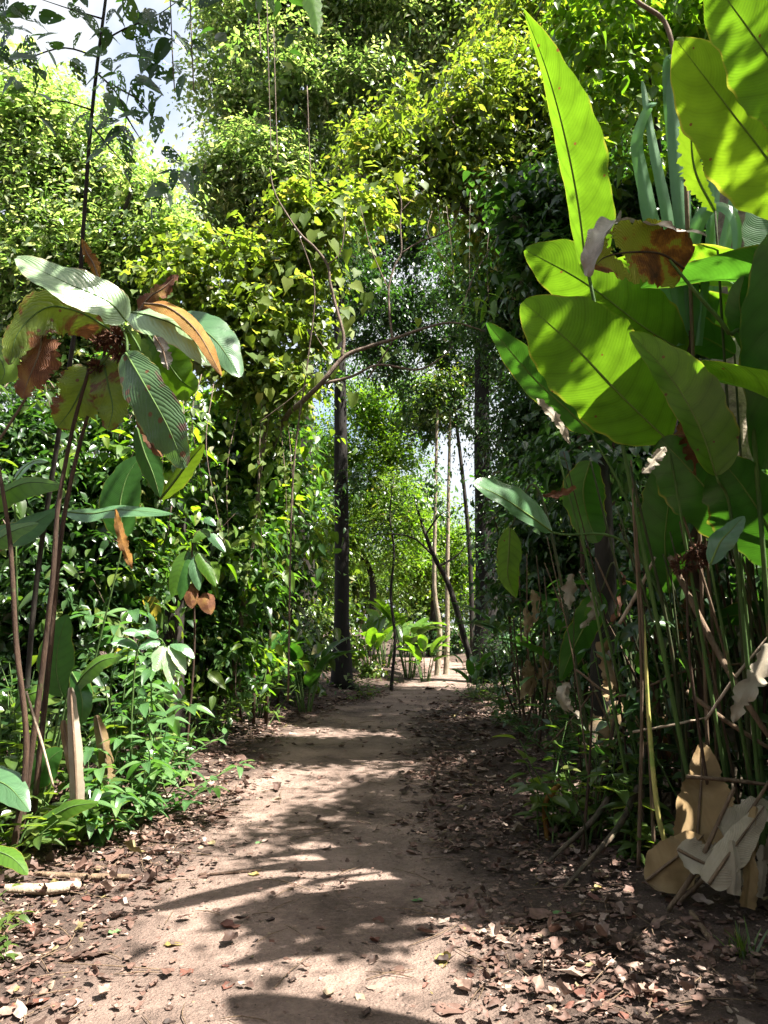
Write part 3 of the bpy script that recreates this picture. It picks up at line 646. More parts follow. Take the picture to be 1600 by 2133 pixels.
part('crown', mass(plobes([(1290, 70, 90), (1400, 50, 100), (1210, 110, 60), (1340, 190, 80), (1250, 220, 65), (1480, 40, 80), (1180, 40, 50), (1300, 330, 60), (1350, -70, 110), (1220, -40, 80), (1480, -80, 110)], 7.6), .16, T_OVATE_LO, dens=1.5, gap=.38, inner=.1, hang=.6, m=5, twig=3.2), M['lime'], t)

# --- sunlit creepers hanging across the middle
t = thing('climbing_vine', 'sunlit yellow-green creeper smothering the middle of the view', 'vine', base_at(520, 10))
part('stem', tube([(W(480, 1440, 10.4)), W(530, 1100, 10.2), W(560, 800, 10), W(600, 520, 10)], [.04, .03, .015], 7, seg=20, wob=.1), M['twig'], t)
part('foliage', mass(plobes([(400, 600, 80), (430, 520, 60), (500, 540, 85), (590, 590, 90), (480, 660, 90), (560, 690, 85), (640, 520, 60), (690, 480, 70), (760, 430, 50, .3), (620, 440, 50), (560, 790, 70), (620, 830, 50), (490, 770, 70), (700, 560, 30), (380, 720, 70)], 9.8, 1.0),
     .105, T_HEART, dens=1.5, gap=.42, inner=.25, m=6, clump=.8, shell=.45, twig=4, hang=.5, seed=1.0), M['vine'], t)
t = thing('heart_leaf_creeper', 'thin creeper with large yellow heart leaves dangling around the bare branch', 'vine', base_at(640, 8.6))
part('stem', tube([(W(600, 1460, 8.9)), W(610, 1000, 8.8), W(640, 760, 8.7), W(655, 600, 8.6), W(620, 480, 8.6)], [.014, .010, .006], 5, seg=24), M['twig'], t)
rs = np.random.default_rng(5)
LP = np.array([(655, 480), (610, 555), (640, 520), (700, 460), (725, 520), (600, 580), (625, 625), (760, 430), (745, 505), (690, 500), (570, 690), (620, 700), (600, 740), (640, 760), (545, 740), (760, 640), (725, 690), (735, 590), (575, 780), (690, 790), (705, 800), (660, 740), (830, 730), (870, 715), (550, 630), (520, 640), (765, 610), (610, 480), (580, 430), (640, 420), (770, 520), (730, 660), (540, 560), (500, 590), (655, 790), (720, 640), (780, 380), (830, 360), (880, 380), (560, 810), (480, 720), (520, 700), (800, 350), (700, 415)], float)
LP = np.concatenate([LP, LP[:36] + rs.normal(0, 26, (36, 2))])
P = np.array([W(a, b, 8.6 + rs.normal(0, .25)) for a, b in LP])
part('foliage', emit(P, np.stack([rs.normal(0, .5, len(P)), rs.normal(-.2, .3, len(P)), -np.ones(len(P))], -1), np.stack([rs.normal(.2, .4, len(P)), -.7 + rs.normal(0, .4, len(P)), .7 + rs.normal(0, .3, len(P))], -1), rs.uniform(.10, .23, len(P)), T_HEART), M['heart'], t)

# --- bare arching branch
t = thing('bare_branch', 'bare arching branch with pale twigs reaching over the path', 'branch', base_at(505, 13.2))
BR = [([(505, 1440, 13.2), (515, 1200, 12.8), (545, 1000, 12), (590, 880, 10.2), (632, 835, 8.8), (668, 800, 8.4), (715, 745, 8.4), (760, 725, 8.4), (820, 706, 8.3), (880, 685, 8.3), (945, 672, 8.2), (1010, 690, 8.2)], [.06, .05, .045, .036, .03, .026, .022, .018, .014, .006]),
      ([(712, 745, 8.4), (716, 700, 8.4), (700, 640, 8.4), (688, 590, 8.4), (682, 552, 8.4), (655, 515, 8.4), (628, 490, 8.4), (600, 450, 8.4), (572, 400, 8.4), (562, 350, 8.4)], [.022, .018, .016, .012, .006]),
      ([(682, 552, 8.4), (705, 532, 8.4), (715, 500, 8.4), (720, 440, 8.4)], [.012, .008, .004]), ([(705, 532, 8.4), (740, 536, 8.3)], [.008, .003]),
      ([(818, 708, 8.3), (812, 660, 8.3), (810, 600, 8.3), (822, 555, 8.3), (836, 525, 8.3), (834, 470, 8.3), (836, 420, 8.3), (825, 385, 8.3)], [.015, .012, .010, .005]),
      ([(836, 528, 8.3), (875, 503, 8.3), (915, 490, 8.25), (945, 470, 8.2), (960, 430, 8.2)], [.010, .009, .004]), ([(914, 490, 8.25), (916, 460, 8.2), (912, 425, 8.2)], [.006, .003]), ([(914, 468, 8.2), (900, 463, 8.2), (885, 457, 8.2)], [.004, .002]),
      ([(872, 505, 8.3), (888, 480, 8.3)], [.005, .002]), ([(836, 440, 8.3), (860, 415, 8.3), (885, 395, 8.3)], [.006, .002]),
      ([(960, 655, 8.2), (975, 605, 8.2), (995, 560, 8.2), (1020, 520, 8.2), (1038, 490, 8.2)], [.009, .007, .003]), ([(1020, 522, 8.2), (1014, 515, 8.2)], [.004, .002]),
      ([(808, 600, 8.3), (790, 560, 8.3), (770, 510, 8.3), (757, 455, 8.3), (750, 430, 8.3)], [.008, .006, .003]),
      ([(668, 800, 8.4), (730, 785, 8.4), (790, 760, 8.3), (870, 770, 8.3), (920, 745, 8.3), (945, 720, 8.3)], [.02, .014, .012, .004]), ([(765, 790, 8.4), (800, 740, 8.35), (818, 710, 8.3)], [.012, .008]),
      ([(690, 740, 8.4), (668, 715, 8.4), (655, 690, 8.4)], [.006, .003]), ([(540, 880, 8.6), (600, 835, 8.5), (640, 800, 8.5)], [.008, .004])]
for p, r in BR: part('branch', tube([W(*q) for q in p], r, 7, seg=max(8, 5 * len(p)), wob=.05), M['twig'], t)
P = np.array([W(*q) for q in ((985, 620, 8.2), (1000, 615, 8.2), (965, 635, 8.2), (990, 640, 8.2), (1015, 612, 8.2), (1030, 625, 8.2), (970, 620, 8.15), (955, 640, 8.2), (1005, 650, 8.2), (975, 655, 8.2), (1010, 632, 8.15))]); n_ = len(P)
part('foliage', emit(P, np.stack([rs.normal(.3, .7, n_), rs.normal(-.3, .3, n_), rs.normal(-.6, .5, n_)], -1), np.stack([rs.normal(0, .3, n_), np.full(n_, -.5), np.ones(n_)], -1), rs.uniform(.17, .28, n_), T_LANCE), M['lime'], t)

# --- banks of thicket along the path
TH = [('thicket_shrub', 'low dim shrub closing the view where the path ends', 36, [(930, 1345, 30), (965, 1335, 34), (1000, 1340, 34), (900, 1340, 30), (860, 1335, 34), (1035, 1345, 30)], 'dark', .2, T_SIMPLE),
      ('thicket_shrub', 'leafy shrub draped with creepers under the sunlit middle creeper', 11.5, [(440, 880, 100), (540, 900, 90), (570, 980, 75), (490, 990, 100), (565, 1080, 75), (600, 870, 45), (530, 1090, 80)], 'gloss', .15, T_OVATE_LO),
      ('thicket_shrub', 'dark green shrub left of the straight dark trunk', 14, [(560, 1150, 100), (575, 1220, 70), (580, 1120, 60), (530, 1280, 90), (580, 1340, 60), (510, 1370, 70)], 'gloss', .15, T_OVATE_LO),
      ('thicket_shrub', 'tangled shrub rising above the glossy saplings', 10.5, [(400, 1080, 110), (480, 1130, 90), (380, 1210, 100), (470, 1260, 95), (430, 1350, 80), (480, 1400, 70), (370, 1430, 70)], 'gloss', .15, T_OVATE_LO),
      ('thicket_shrub', 'dense shrub behind the withered plant on the left', 8.6, [(230, 880, 110), (320, 950, 95), (200, 1010, 120), (300, 1080, 100), (330, 830, 70), (250, 1170, 90), (330, 1200, 80)], 'gloss', .13, T_OVATE_LO),
      ('thicket_shrub', 'low dark shrub behind the two brown stems', 8.0, [(80, 1130, 130), (190, 1180, 120), (40, 1290, 130), (170, 1300, 110), (250, 1240, 90), (60, 1430, 120), (190, 1430, 100), (280, 1400, 90), (100, 1530, 80)], 'dark', .13, T_OVATE_LO),
      ('thicket_shrub', 'small leaved shrub at the left frame edge under the withered plant', 8.2, [(-20, 950, 130), (60, 900, 110), (40, 1030, 120), (-60, 1150, 130)], 'dark', .11, T_OVATE_LO),
      ('thicket_shrub', 'dark shrub filling the bank at the foot of the straight trunk', 16, [(620, 1400, 50), (580, 1400, 60), (520, 1400, 60), (630, 1340, 45)], 'dark', .12, T_OVATE_LO),
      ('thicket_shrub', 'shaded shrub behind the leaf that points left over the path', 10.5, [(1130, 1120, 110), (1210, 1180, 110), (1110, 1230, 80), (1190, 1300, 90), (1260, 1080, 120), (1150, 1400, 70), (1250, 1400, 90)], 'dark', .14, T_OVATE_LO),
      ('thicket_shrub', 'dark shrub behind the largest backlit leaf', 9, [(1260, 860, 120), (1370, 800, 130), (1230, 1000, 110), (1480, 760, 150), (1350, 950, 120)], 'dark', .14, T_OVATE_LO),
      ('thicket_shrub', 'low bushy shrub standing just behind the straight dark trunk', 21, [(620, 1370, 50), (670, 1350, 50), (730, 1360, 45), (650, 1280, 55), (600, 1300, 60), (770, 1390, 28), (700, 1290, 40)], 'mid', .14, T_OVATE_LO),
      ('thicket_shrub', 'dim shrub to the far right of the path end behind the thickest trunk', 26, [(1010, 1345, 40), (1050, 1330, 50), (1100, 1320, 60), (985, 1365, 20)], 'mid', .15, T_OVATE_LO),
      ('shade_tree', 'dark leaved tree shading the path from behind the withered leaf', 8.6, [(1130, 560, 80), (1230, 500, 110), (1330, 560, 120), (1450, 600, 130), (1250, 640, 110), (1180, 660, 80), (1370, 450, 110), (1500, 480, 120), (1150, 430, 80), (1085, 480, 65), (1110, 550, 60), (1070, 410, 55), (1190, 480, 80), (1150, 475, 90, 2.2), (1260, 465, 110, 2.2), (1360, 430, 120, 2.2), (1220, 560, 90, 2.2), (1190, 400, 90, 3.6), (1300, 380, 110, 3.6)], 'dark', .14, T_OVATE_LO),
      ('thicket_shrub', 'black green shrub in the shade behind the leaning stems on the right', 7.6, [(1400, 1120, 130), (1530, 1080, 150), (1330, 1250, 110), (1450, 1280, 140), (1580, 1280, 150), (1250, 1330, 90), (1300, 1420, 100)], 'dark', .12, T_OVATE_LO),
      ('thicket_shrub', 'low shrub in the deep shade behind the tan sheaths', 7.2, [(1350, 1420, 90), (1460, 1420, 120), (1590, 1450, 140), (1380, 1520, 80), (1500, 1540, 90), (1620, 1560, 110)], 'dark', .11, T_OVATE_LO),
      ('thicket_shrub', 'fringe of low shrub at the foot of the thickest trunk', 17.5, [(1060, 1370, 50), (1110, 1350, 60), (1020, 1395, 34), (1150, 1390, 60)], 'dark', .12, T_OVATE_LO),
      ('thicket_shrub', 'shrub hanging over the right bank above the dead stems', 12.5, [(1060, 1050, 60), (1090, 1140, 60), (1150, 1020, 80), (1080, 1240, 50)], 'dark', .13, T_OVATE_LO)]
for i_, (nm, lab, Y, lb, mt, lf, tp) in enumerate(TH):
    cx = np.mean([l[0] for l in lb]); t = thing(nm, lab, 'shrub', base_at(cx, Y))
    for s in (-.5, 0, .5):
        part('stem', tube([(W(cx + s * 50, 1300, Y) * [1, 1, 0]) + [0, 0, gz(W(cx, 1300, Y)[0], Y) - .05], W(cx + s * 90, np.mean([l[1] for l in lb]) + 60, Y), W(cx + s * 170, min(l[1] for l in lb) - 10, Y)], [.03, .02, .008], 6, seg=14, wob=.1), M['stem_brown'], t)
    if 0 < i_ < 8: part('foliage', mass(plobes(lb, Y - .15, 1.05), lf * 1.75, T_OVATE, dens=.22, m=4, inner=0, gap=.5, clump=.6, hang=.5, twig=2.6, shell=.3, seed=i_ + 3.), M['lime' if i_ in (1, 3, 4) else 'mid'], t, 'scattered larger light green leaves')
    for s in range(6):
        l = lb[s % len(lb)]; c_ = W(l[0], l[1], Y); r_ = pxm(l[2], Y); d_ = rdir(3) * r_; d_[:, 1] = -np.abs(d_[:, 1]) * 1.1
        part('branch', tube([c_ + d_[0], c_ + d_[0] * .4 + d_[1] * .7, c_ + d_[1] * .6 + d_[2] * .5 + [0, -.1, .1], c_ + d_[2]], [.008, .006, .003], 5, seg=16, wob=.1), M['twig'], t)
    dark_ = 'behind the largest' in lab or 'shading the path' in lab
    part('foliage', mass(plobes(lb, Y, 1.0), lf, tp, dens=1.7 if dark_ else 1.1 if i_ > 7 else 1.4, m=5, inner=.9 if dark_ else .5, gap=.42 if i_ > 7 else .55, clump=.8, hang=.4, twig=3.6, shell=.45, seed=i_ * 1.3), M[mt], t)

# creepers hanging down the face of the left bank
def creeper(label, strands, Y, leaf, tpl, mat, n, stem_r=.006):
    t = thing('hanging_creeper', label, 'vine', tuple(map(float, W(strands[0][0], strands[0][2], Y)))); gl = []
    for x0, y0, y1 in strands:
        q = [W(x0, y0, Y), W(x0 + rng.normal(0, 14), y0 * .6 + y1 * .4, Y - rng.uniform(.1, .4)), W(x0 + rng.normal(0, 22), y1, Y - rng.uniform(0, .3))]
        part('stem', tube(q, [stem_r, stem_r * .8, stem_r * .4], 5, seg=20, wob=.1), M['twig'], t)
        C = catmull(q, 40); k = max(3, int(n * (y1 - y0) / 300)); P = C[rng.integers(2, 39, k)] + rng.normal(0, .05, (k, 3))
        gl.append(emit(P, np.stack([rng.normal(0, .7, k), rng.normal(-.3, .4, k), rng.normal(-.8, .3, k)], -1), np.stack([rng.normal(.1, .4, k), rng.normal(-.7, .3, k), rng.normal(.7, .3, k)], -1), leaf * rng.uniform(.5, 1.3, k), tpl))
    part('foliage', join(*gl), M[mat], t)
creeper('pale stemmed creeper dangling in strands down the middle of the left bank', [(498, 850, 1180), (520, 860, 1250), (545, 840, 1200), (560, 870, 1110), (580, 850, 1220), (600, 880, 1150)], 9.6, .11, T_HEART, 'heart', 22)
creeper('creeper strands trailing behind the withered plant', [(330, 780, 1050), (380, 790, 1120), (420, 780, 1010), (445, 800, 1150), (300, 800, 1000)], 7.8, .10, T_OVATE_LO, 'sunny', 26)
creeper('thin creepers trailing from the overhanging crest into the dark hollow', [(930, 430, 620), (980, 400, 640), (1030, 420, 700), (1080, 440, 680), (1120, 420, 640), (1170, 430, 650), (900, 440, 560)], 11.2, .11, T_HEART, 'dark', 16)
T_BIG = T_grid(18, 9, ov(.2, .5, .9), fold=.3, droop=.25, wavy=.01)
BIGUV = np.stack(np.meshgrid(np.linspace(0, 1, 9), np.linspace(0, 1, 18)), -1).reshape(-1, 2)
# ================================================================ right: broad-leaved clump beside the path
def gnd(px, Y, dz=-.03):
    p = W(px, 1300, Y); return np.array([p[0], Y, float(gz(p[0], Y)) + dz])
def petiole(parent, foot, leaf_base, r=.012, mat='stem_green', bend=(0, 0, 0), via=None):
    a, b = gnd(*foot), W(*leaf_base)
    mid = (W(*via) if via else a * .45 + b * .55 + np.array(bend))
    return part('stem', tube([a, mid, b], [r * 1.35, r, r * .6], 8, seg=22), M[mat], parent)

t = thing('broad_leaf_plant', 'tall clump with huge backlit yellow-green paddle leaves on the right of the path', 'plant', gnd(1480, 4.3))
B = t
FACE, UP = (-.15, -1, .35), (0, -1, .6)
CL = [  # midrib from stalk to tip, half widths left/right of travel, material, options, foot of its stalk
 (dict(pts=[(1222, 572, 3.7), (1205, 430, 3.68), (1178, 290, 3.62), (1140, 150, 3.55), (1090, 18, 3.5)], wl=26, wr=84, nrm=(-.25, -1, .1), fold=.22, prof=(.58, .85), wave=.02, seed=1), 'calathea', 'tall upright leaf with a narrow pointed tip', (1440, 4.3), 'stem_green', (1240, 640, 3.8)),
 (dict(pts=[(1700, 330, 3.0), (1640, 180, 2.95), (1560, 60, 2.9), (1470, -60, 2.85)], wl=95, wr=130, nrm=(0, -1, .2), fold=.1, wave=.05, seed=2), 'calathea', 'leaf cut off by the top right corner of the frame', (1700, 3.9), 'stem_green', None),
 (dict(pts=[(1700, 470, 3.3), (1610, 345, 3.28), (1510, 215, 3.25), (1408, 82, 3.2)], wl=112, wr=92, nrm=(-.1, -1, .15), fold=.10, wave=.035, prof=(.9, .62), seed=3), 'calathea_yellow', 'yellowing leaf reaching in from the right edge below the top corner', (1690, 4.1), 'stem_green', None),
 (dict(pts=[(1430, 735, 4.1), (1340, 680, 4.08), (1220, 590, 4.05), (1094, 520, 4.0)], wl=70, wr=82, nrm=(-.1, -1, .45), fold=.12, wave=.03, prof=(.95, .55), seed=4), 'calathea', 'bright leaf tucked behind the largest leaf', (1500, 4.5), 'stem_green', None),
 (dict(pts=[(1392, 918, 3.75), (1300, 830, 3.7), (1200, 725, 3.65), (1090, 628, 3.6)], wl=100, wr=112, nrm=(-.05, -1, .35), fold=.05, wave=.025, prof=(.92, .56), seed=5, nu=44, nv=10), 'calathea', 'largest leaf, broad and backlit with a rust spot', (1510, 4.25), 'stem_green', None),
 (dict(pts=[(1492, 990, 3.55), (1458, 890, 3.55), (1400, 790, 3.6), (1312, 692, 3.65)], wl=34, wr=74, nrm=(-.3, -1, .3), fold=-.2, wave=.03, prof=(.8, .6), seed=6), 'calathea', 'half folded leaf in front of the largest leaf', (1560, 4.15), 'stem_green', (1530, 1120, 3.8)),
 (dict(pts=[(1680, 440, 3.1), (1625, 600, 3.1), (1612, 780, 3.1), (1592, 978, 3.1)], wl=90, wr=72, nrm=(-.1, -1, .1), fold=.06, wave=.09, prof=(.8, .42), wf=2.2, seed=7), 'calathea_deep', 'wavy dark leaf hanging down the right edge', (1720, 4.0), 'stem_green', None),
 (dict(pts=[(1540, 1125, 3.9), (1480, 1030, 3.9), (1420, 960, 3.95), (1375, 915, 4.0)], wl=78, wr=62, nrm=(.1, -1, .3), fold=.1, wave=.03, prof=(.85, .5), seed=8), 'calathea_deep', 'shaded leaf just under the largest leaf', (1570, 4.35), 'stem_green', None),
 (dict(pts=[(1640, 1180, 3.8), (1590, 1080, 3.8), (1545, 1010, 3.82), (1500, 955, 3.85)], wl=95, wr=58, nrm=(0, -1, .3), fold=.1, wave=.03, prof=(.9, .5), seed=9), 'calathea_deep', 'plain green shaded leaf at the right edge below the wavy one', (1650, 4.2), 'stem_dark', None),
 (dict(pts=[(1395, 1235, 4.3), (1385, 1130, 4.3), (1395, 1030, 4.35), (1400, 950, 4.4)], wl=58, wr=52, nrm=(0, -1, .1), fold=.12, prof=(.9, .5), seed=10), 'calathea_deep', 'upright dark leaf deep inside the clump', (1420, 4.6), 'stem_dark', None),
 (dict(pts=[(1235, 905, 4.4), (1190, 860, 4.38), (1110, 785, 4.35), (1014, 672, 4.3)], wl=36, wr=44, nrm=(-.1, -1, .3), fold=.15, wave=.05, prof=(.95, .6), seed=11), 'calathea_deep', 'leaf reaching out left with a browning tip', (1440, 4.6), 'stem_green', (1330, 1120, 4.5)),
 (dict(pts=[(1690, 590, 3.9), (1640, 530, 3.9), (1605, 470, 3.9), (1575, 410, 3.9)], wl=70, wr=50, nrm=(-.3, -.8, .6), fold=.1, prof=(.9, .55), seed=12), 'calathea_blue', 'pale green striped leaf under the yellowing leaf', (1690, 4.2), 'stem_green', None),
 (dict(pts=[(1620, 655, 4.2), (1560, 610, 4.2), (1500, 570, 4.2), (1446, 540, 4.2)], wl=62, wr=46, nrm=(.2, -.6, 1), fold=.1, prof=(.9, .55), seed=13), 'calathea_blue', 'bluish leaf with a glossy streak behind the withered leaf', (1640, 4.6), 'stem_dark', None),
 (dict(pts=[(1590, 770, 3.6), (1556, 690, 3.6), (1540, 630, 3.6), (1550, 575, 3.6)], wl=30, wr=40, nrm=(-.2, -1, .2), fold=.15, prof=(.9, .5), seed=14), 'calathea_deep', 'small yellow rimmed leaf beside the wavy dark leaf', (1650, 4.3), 'stem_green', None),
 (dict(pts=[(1150, 1108, 4.7), (1105, 1075, 4.62), (1045, 1035, 4.55), (984, 1006, 4.5)], wl=20, wr=46, nrm=(.15, -1, .35), fold=.12, wave=.05, prof=(.9, .5), seed=15), 'calathea_blue', 'lone bluish leaf pointing left over the path', (1520, 4.6), 'stem_green', (1345, 1180, 4.65)),
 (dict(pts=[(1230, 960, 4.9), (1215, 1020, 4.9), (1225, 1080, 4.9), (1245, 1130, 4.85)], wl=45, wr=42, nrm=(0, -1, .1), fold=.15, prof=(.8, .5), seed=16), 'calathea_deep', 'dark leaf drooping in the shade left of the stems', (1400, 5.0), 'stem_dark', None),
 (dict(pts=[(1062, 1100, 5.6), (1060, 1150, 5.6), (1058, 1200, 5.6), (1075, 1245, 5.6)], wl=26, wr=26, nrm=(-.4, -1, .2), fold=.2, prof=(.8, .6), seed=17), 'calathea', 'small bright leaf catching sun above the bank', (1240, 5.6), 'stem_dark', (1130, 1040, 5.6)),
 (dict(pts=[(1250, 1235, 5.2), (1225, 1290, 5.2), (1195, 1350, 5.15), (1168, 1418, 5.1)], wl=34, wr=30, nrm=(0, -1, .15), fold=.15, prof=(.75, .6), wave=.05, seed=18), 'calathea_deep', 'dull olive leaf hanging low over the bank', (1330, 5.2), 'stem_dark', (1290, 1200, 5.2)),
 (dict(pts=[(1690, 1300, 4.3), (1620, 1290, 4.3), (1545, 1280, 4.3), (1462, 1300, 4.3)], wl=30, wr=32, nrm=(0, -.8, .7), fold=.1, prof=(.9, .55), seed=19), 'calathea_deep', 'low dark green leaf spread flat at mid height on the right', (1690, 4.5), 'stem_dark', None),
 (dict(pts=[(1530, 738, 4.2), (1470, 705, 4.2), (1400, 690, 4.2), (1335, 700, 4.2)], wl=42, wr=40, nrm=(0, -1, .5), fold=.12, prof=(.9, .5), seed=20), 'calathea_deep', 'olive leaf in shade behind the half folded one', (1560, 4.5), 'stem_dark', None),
 (dict(pts=[(1480, 1175, 4.0), (1500, 1130, 4.0), (1522, 1105, 4.0), (1550, 1075, 4.0)], wl=24, wr=26, nrm=(.3, -.6, 1), fold=.1, seed=21), 'calathea_blue', 'small pale leaf lit between the stalks', (1560, 4.3), 'stem_green', None),
 (dict(pts=[(1490, 440, 3.7), (1450, 360, 3.7), (1440, 280, 3.7), (1445, 190, 3.7)], wl=36, wr=22, nrm=(-.1, -1, .2), fold=.12, prof=(.9, .5), ragged=.25, seed=22), 'calathea_yellow', 'narrow ragged yellow leaf behind the strap blades', (1540, 4.4), 'stem_dark', None),
]
for kw, mt, lab, foot, sm, via in CL:
    kw = dict(kw); pts = kw.pop('pts'); hole = None
    if 0: hole = lambda u, v: (np.abs(u + .02 - .52) < .07) & (np.abs(v - .52) < .028)
    if 0: hole = lambda u, v: (((u - .36) / .10) ** 2 + ((v - .615) / .04) ** 2 < 1)
    if mt != 'calathea_blue':       # these lean over toward the path: their undersides show
        pts = [(a, b, c * 1.13) for a, b, c in pts]; via = via and (via[0], via[1], via[2] * 1.1); z0 = W(*pts[0])[2]; pts = [(a, b, c - .45 * (W(a, b, c)[2] - z0)) for a, b, c in pts]; n0 = kw['nrm']; kw['nrm'] = (n0[0] - .12, -1, -.58); kw['nu'] = 70; kw['slits'] = 0
    o = add_leaf(t, M[mt], pts, kw.pop('wl'), kw.pop('wr'), lab, rib=M['rib'], ribw=4.5, cut=hole, **kw)
    foot = (foot[0], foot[1] * 1.06); petiole(t, foot, pts[0], .011, sm, via=via)
# extra stalks of the clump
rs = np.random.default_rng(21)
for k_ in range(48):
    x = rs.uniform(1300, 1680); Y = rs.uniform(4.65, 5.6); topx = x + rs.uniform(-190, 40); topy = rs.uniform(900, 1180)
    a, b = gnd(x, Y), W(topx, topy, Y - rs.uniform(0, .4)); m_ = a * .5 + b * .5 + np.array([rs.uniform(-.02, .1), 0, 0])
    part('stem', tube([a, m_, b], np.array([.013, .010, .006]) * rs.uniform(.6, 1.3), 7, seg=16), M[('stem_dark', 'stem_green', 'stem_brown', 'stem_dark', 'stalk_dry')[k_ % 5]], t)
part('foliage', mass(plobes([(1400, 1180, 70), (1500, 1230, 80), (1590, 1200, 90), (1350, 1300, 60), (1450, 1380, 70), (1560, 1420, 80), (1330, 1430, 50)], 5.0), .12, T_OVATE, dens=.6, m=4, inner=0, gap=.4, hang=.6, twig=2.6), M['dark'], t, 'small dark leaves in the shade between the stalks')
# withered leaf with curled grey end
wl_ = dict(nrm=(-.15, -1, -.25), fold=-.10, wave=.08, prof=(.62, .34), ragged=.13, seed=33, nu=56, nv=12, wf=2.0, curl=.05)
o = add_leaf(t, M['withered'], [(1425, 560, 3.80), (1380, 530, 3.74), (1320, 525, 3.69), (1262, 535, 3.63), (1235, 560, 3.58)], 78, 72, 'withered leaf blotched orange, brown and yellow', rib=M['stem_brown'], ribw=6, tear=.02, **wl_)
part('curled_edge', big_leaf([(1278, 458, 3.61), (1250, 490, 3.52), (1232, 530, 3.50), (1222, 575, 3.52)], 30, 22, (-.5, -1, .2), fold=.5, wave=.25, prof=(.6, .35), curl=1.5, seed=5)[:3], M['grey_dead'], o)
part('curled_edge', big_leaf([(1280, 458, 3.76), (1340, 466, 3.70), (1400, 474, 3.70), (1472, 490, 3.76)], 12, 34, (0, -.7, 1), fold=.35, wave=.2, prof=(.6, .3), ragged=.3, curl=.8, seed=9)[:3], M['grey_dead'], o)
part('stem', tube([W(1385, 530, 3.76), W(1450, 610, 3.8), W(1515, 690, 3.9), W(1560, 800, 4.0), gnd(1600, 4.35)], [.007, .010, .012, .013, .016], 8, seg=30), M['stem_green'], t)
for pts, wl, wr, lab, mt in (([(1118, 830, 4.2), (1150, 862, 4.2), (1170, 890, 4.2), (1188, 925, 4.2)], 12, 13, 'small dried strip hanging at the edge of the largest leaf', 'cream'),
                             ([(1386, 930, 3.7), (1365, 955, 3.7), (1350, 975, 3.7), (1338, 985, 3.7)], 16, 12, 'torn dry brown flap', 'cream'),
                             ([(1200, 1015, 5.0), (1165, 1030, 5.0), (1130, 1032, 5.0)], 10, 12, 'rusty dead leaf behind the lone bluish leaf', 'rust'),
                             ([(1420, 880, 4.2), (1440, 920, 4.2), (1450, 990, 4.25)], 26, 30, 'dead rust brown leaf in the shade between the big leaves', 'rust'),
                             ([(1600, 1340, 4.1), (1580, 1400, 4.05), (1545, 1450, 4.0), (1528, 1505, 4.0)], 26, 22, 'pale crumpled dead leaf draped over the stalks', 'cream')):
    V_, F_, u_, _ = big_leaf(pts, wl, wr, (-.2, -1, .3), fold=.3, wave=.25, ragged=.3, prof=(.8, .45), curl=.6, seed=int(pts[0][0]))
    part('leaf', (V_, F_, u_), M[mt], t, lab)

# unseen extension of the clump, added out of the frame to shade the path
t = thing('broad_leaf_plant', 'broad-leaved clump and dense shrub added beyond the right frame edge to shade the path', 'plant', (2.9, 4.0, .2)); rs = np.random.default_rng(44)
part('foliage', mass([((3.5, 3.0, 1.2), (.9, 1.0, 1.2)), ((3.8, 4.2, 1.2), (.8, .9, 1.2)), ((3.1, 2.2, 1.0), (.9, .8, 1.0)), ((3.8, 3.4, 2.6), (.9, 1.1, .8)), ((4.3, 5.2, 1.6), (.8, .9, 1.4)), ((2.9, 2.5, 2.3), (.6, .7, .7)), ((3.4, 3.3, 2.6), (.6, .8, .8)), ((2.8, 1.8, 1.8), (.6, .7, .8))], .2, T_OVATE_LO, dens=1.5, m=5, inner=.8, gap=.3, inner_scale=1.1, twig=1.6), M['dark'], t)  # dense shrub mass, added unseen for solid shade on the right
for k_ in range(24):
    f = np.array([rs.uniform(2.4, 4.3), rs.uniform(1.9, 5.4), .15]); hz_ = rs.uniform(1.5, 4.2); b_ = f + np.array([rs.normal(-.15, .3), rs.normal(0, .3), hz_])
    if b_[0] < .56 * b_[1] + .25: b_[0] = .56 * b_[1] + .25
    part('stem', tube([f, f * .5 + b_ * .5, b_], [.016, .012, .008], 7, seg=12), M['stem_green'], t)
    a_ = rs.uniform(-1.2, 1.2); ln = rs.uniform(.8, 1.25); d_ = nrmz(np.array([math.sin(a_) * .7 - .25, math.cos(a_ * 2) * .4, rs.uniform(.1, .9)]))
    V_, F_ = emit(b_[None], d_[None], np.array([[.5, -.2, .9]]) + rs.normal(0, .15, (1, 3)), np.array([ln * 1.15]), T_BIG); part('leaf', (V_, F_, BIGUV), M['calathea' if k_ % 3 else 'calathea_deep'], t)

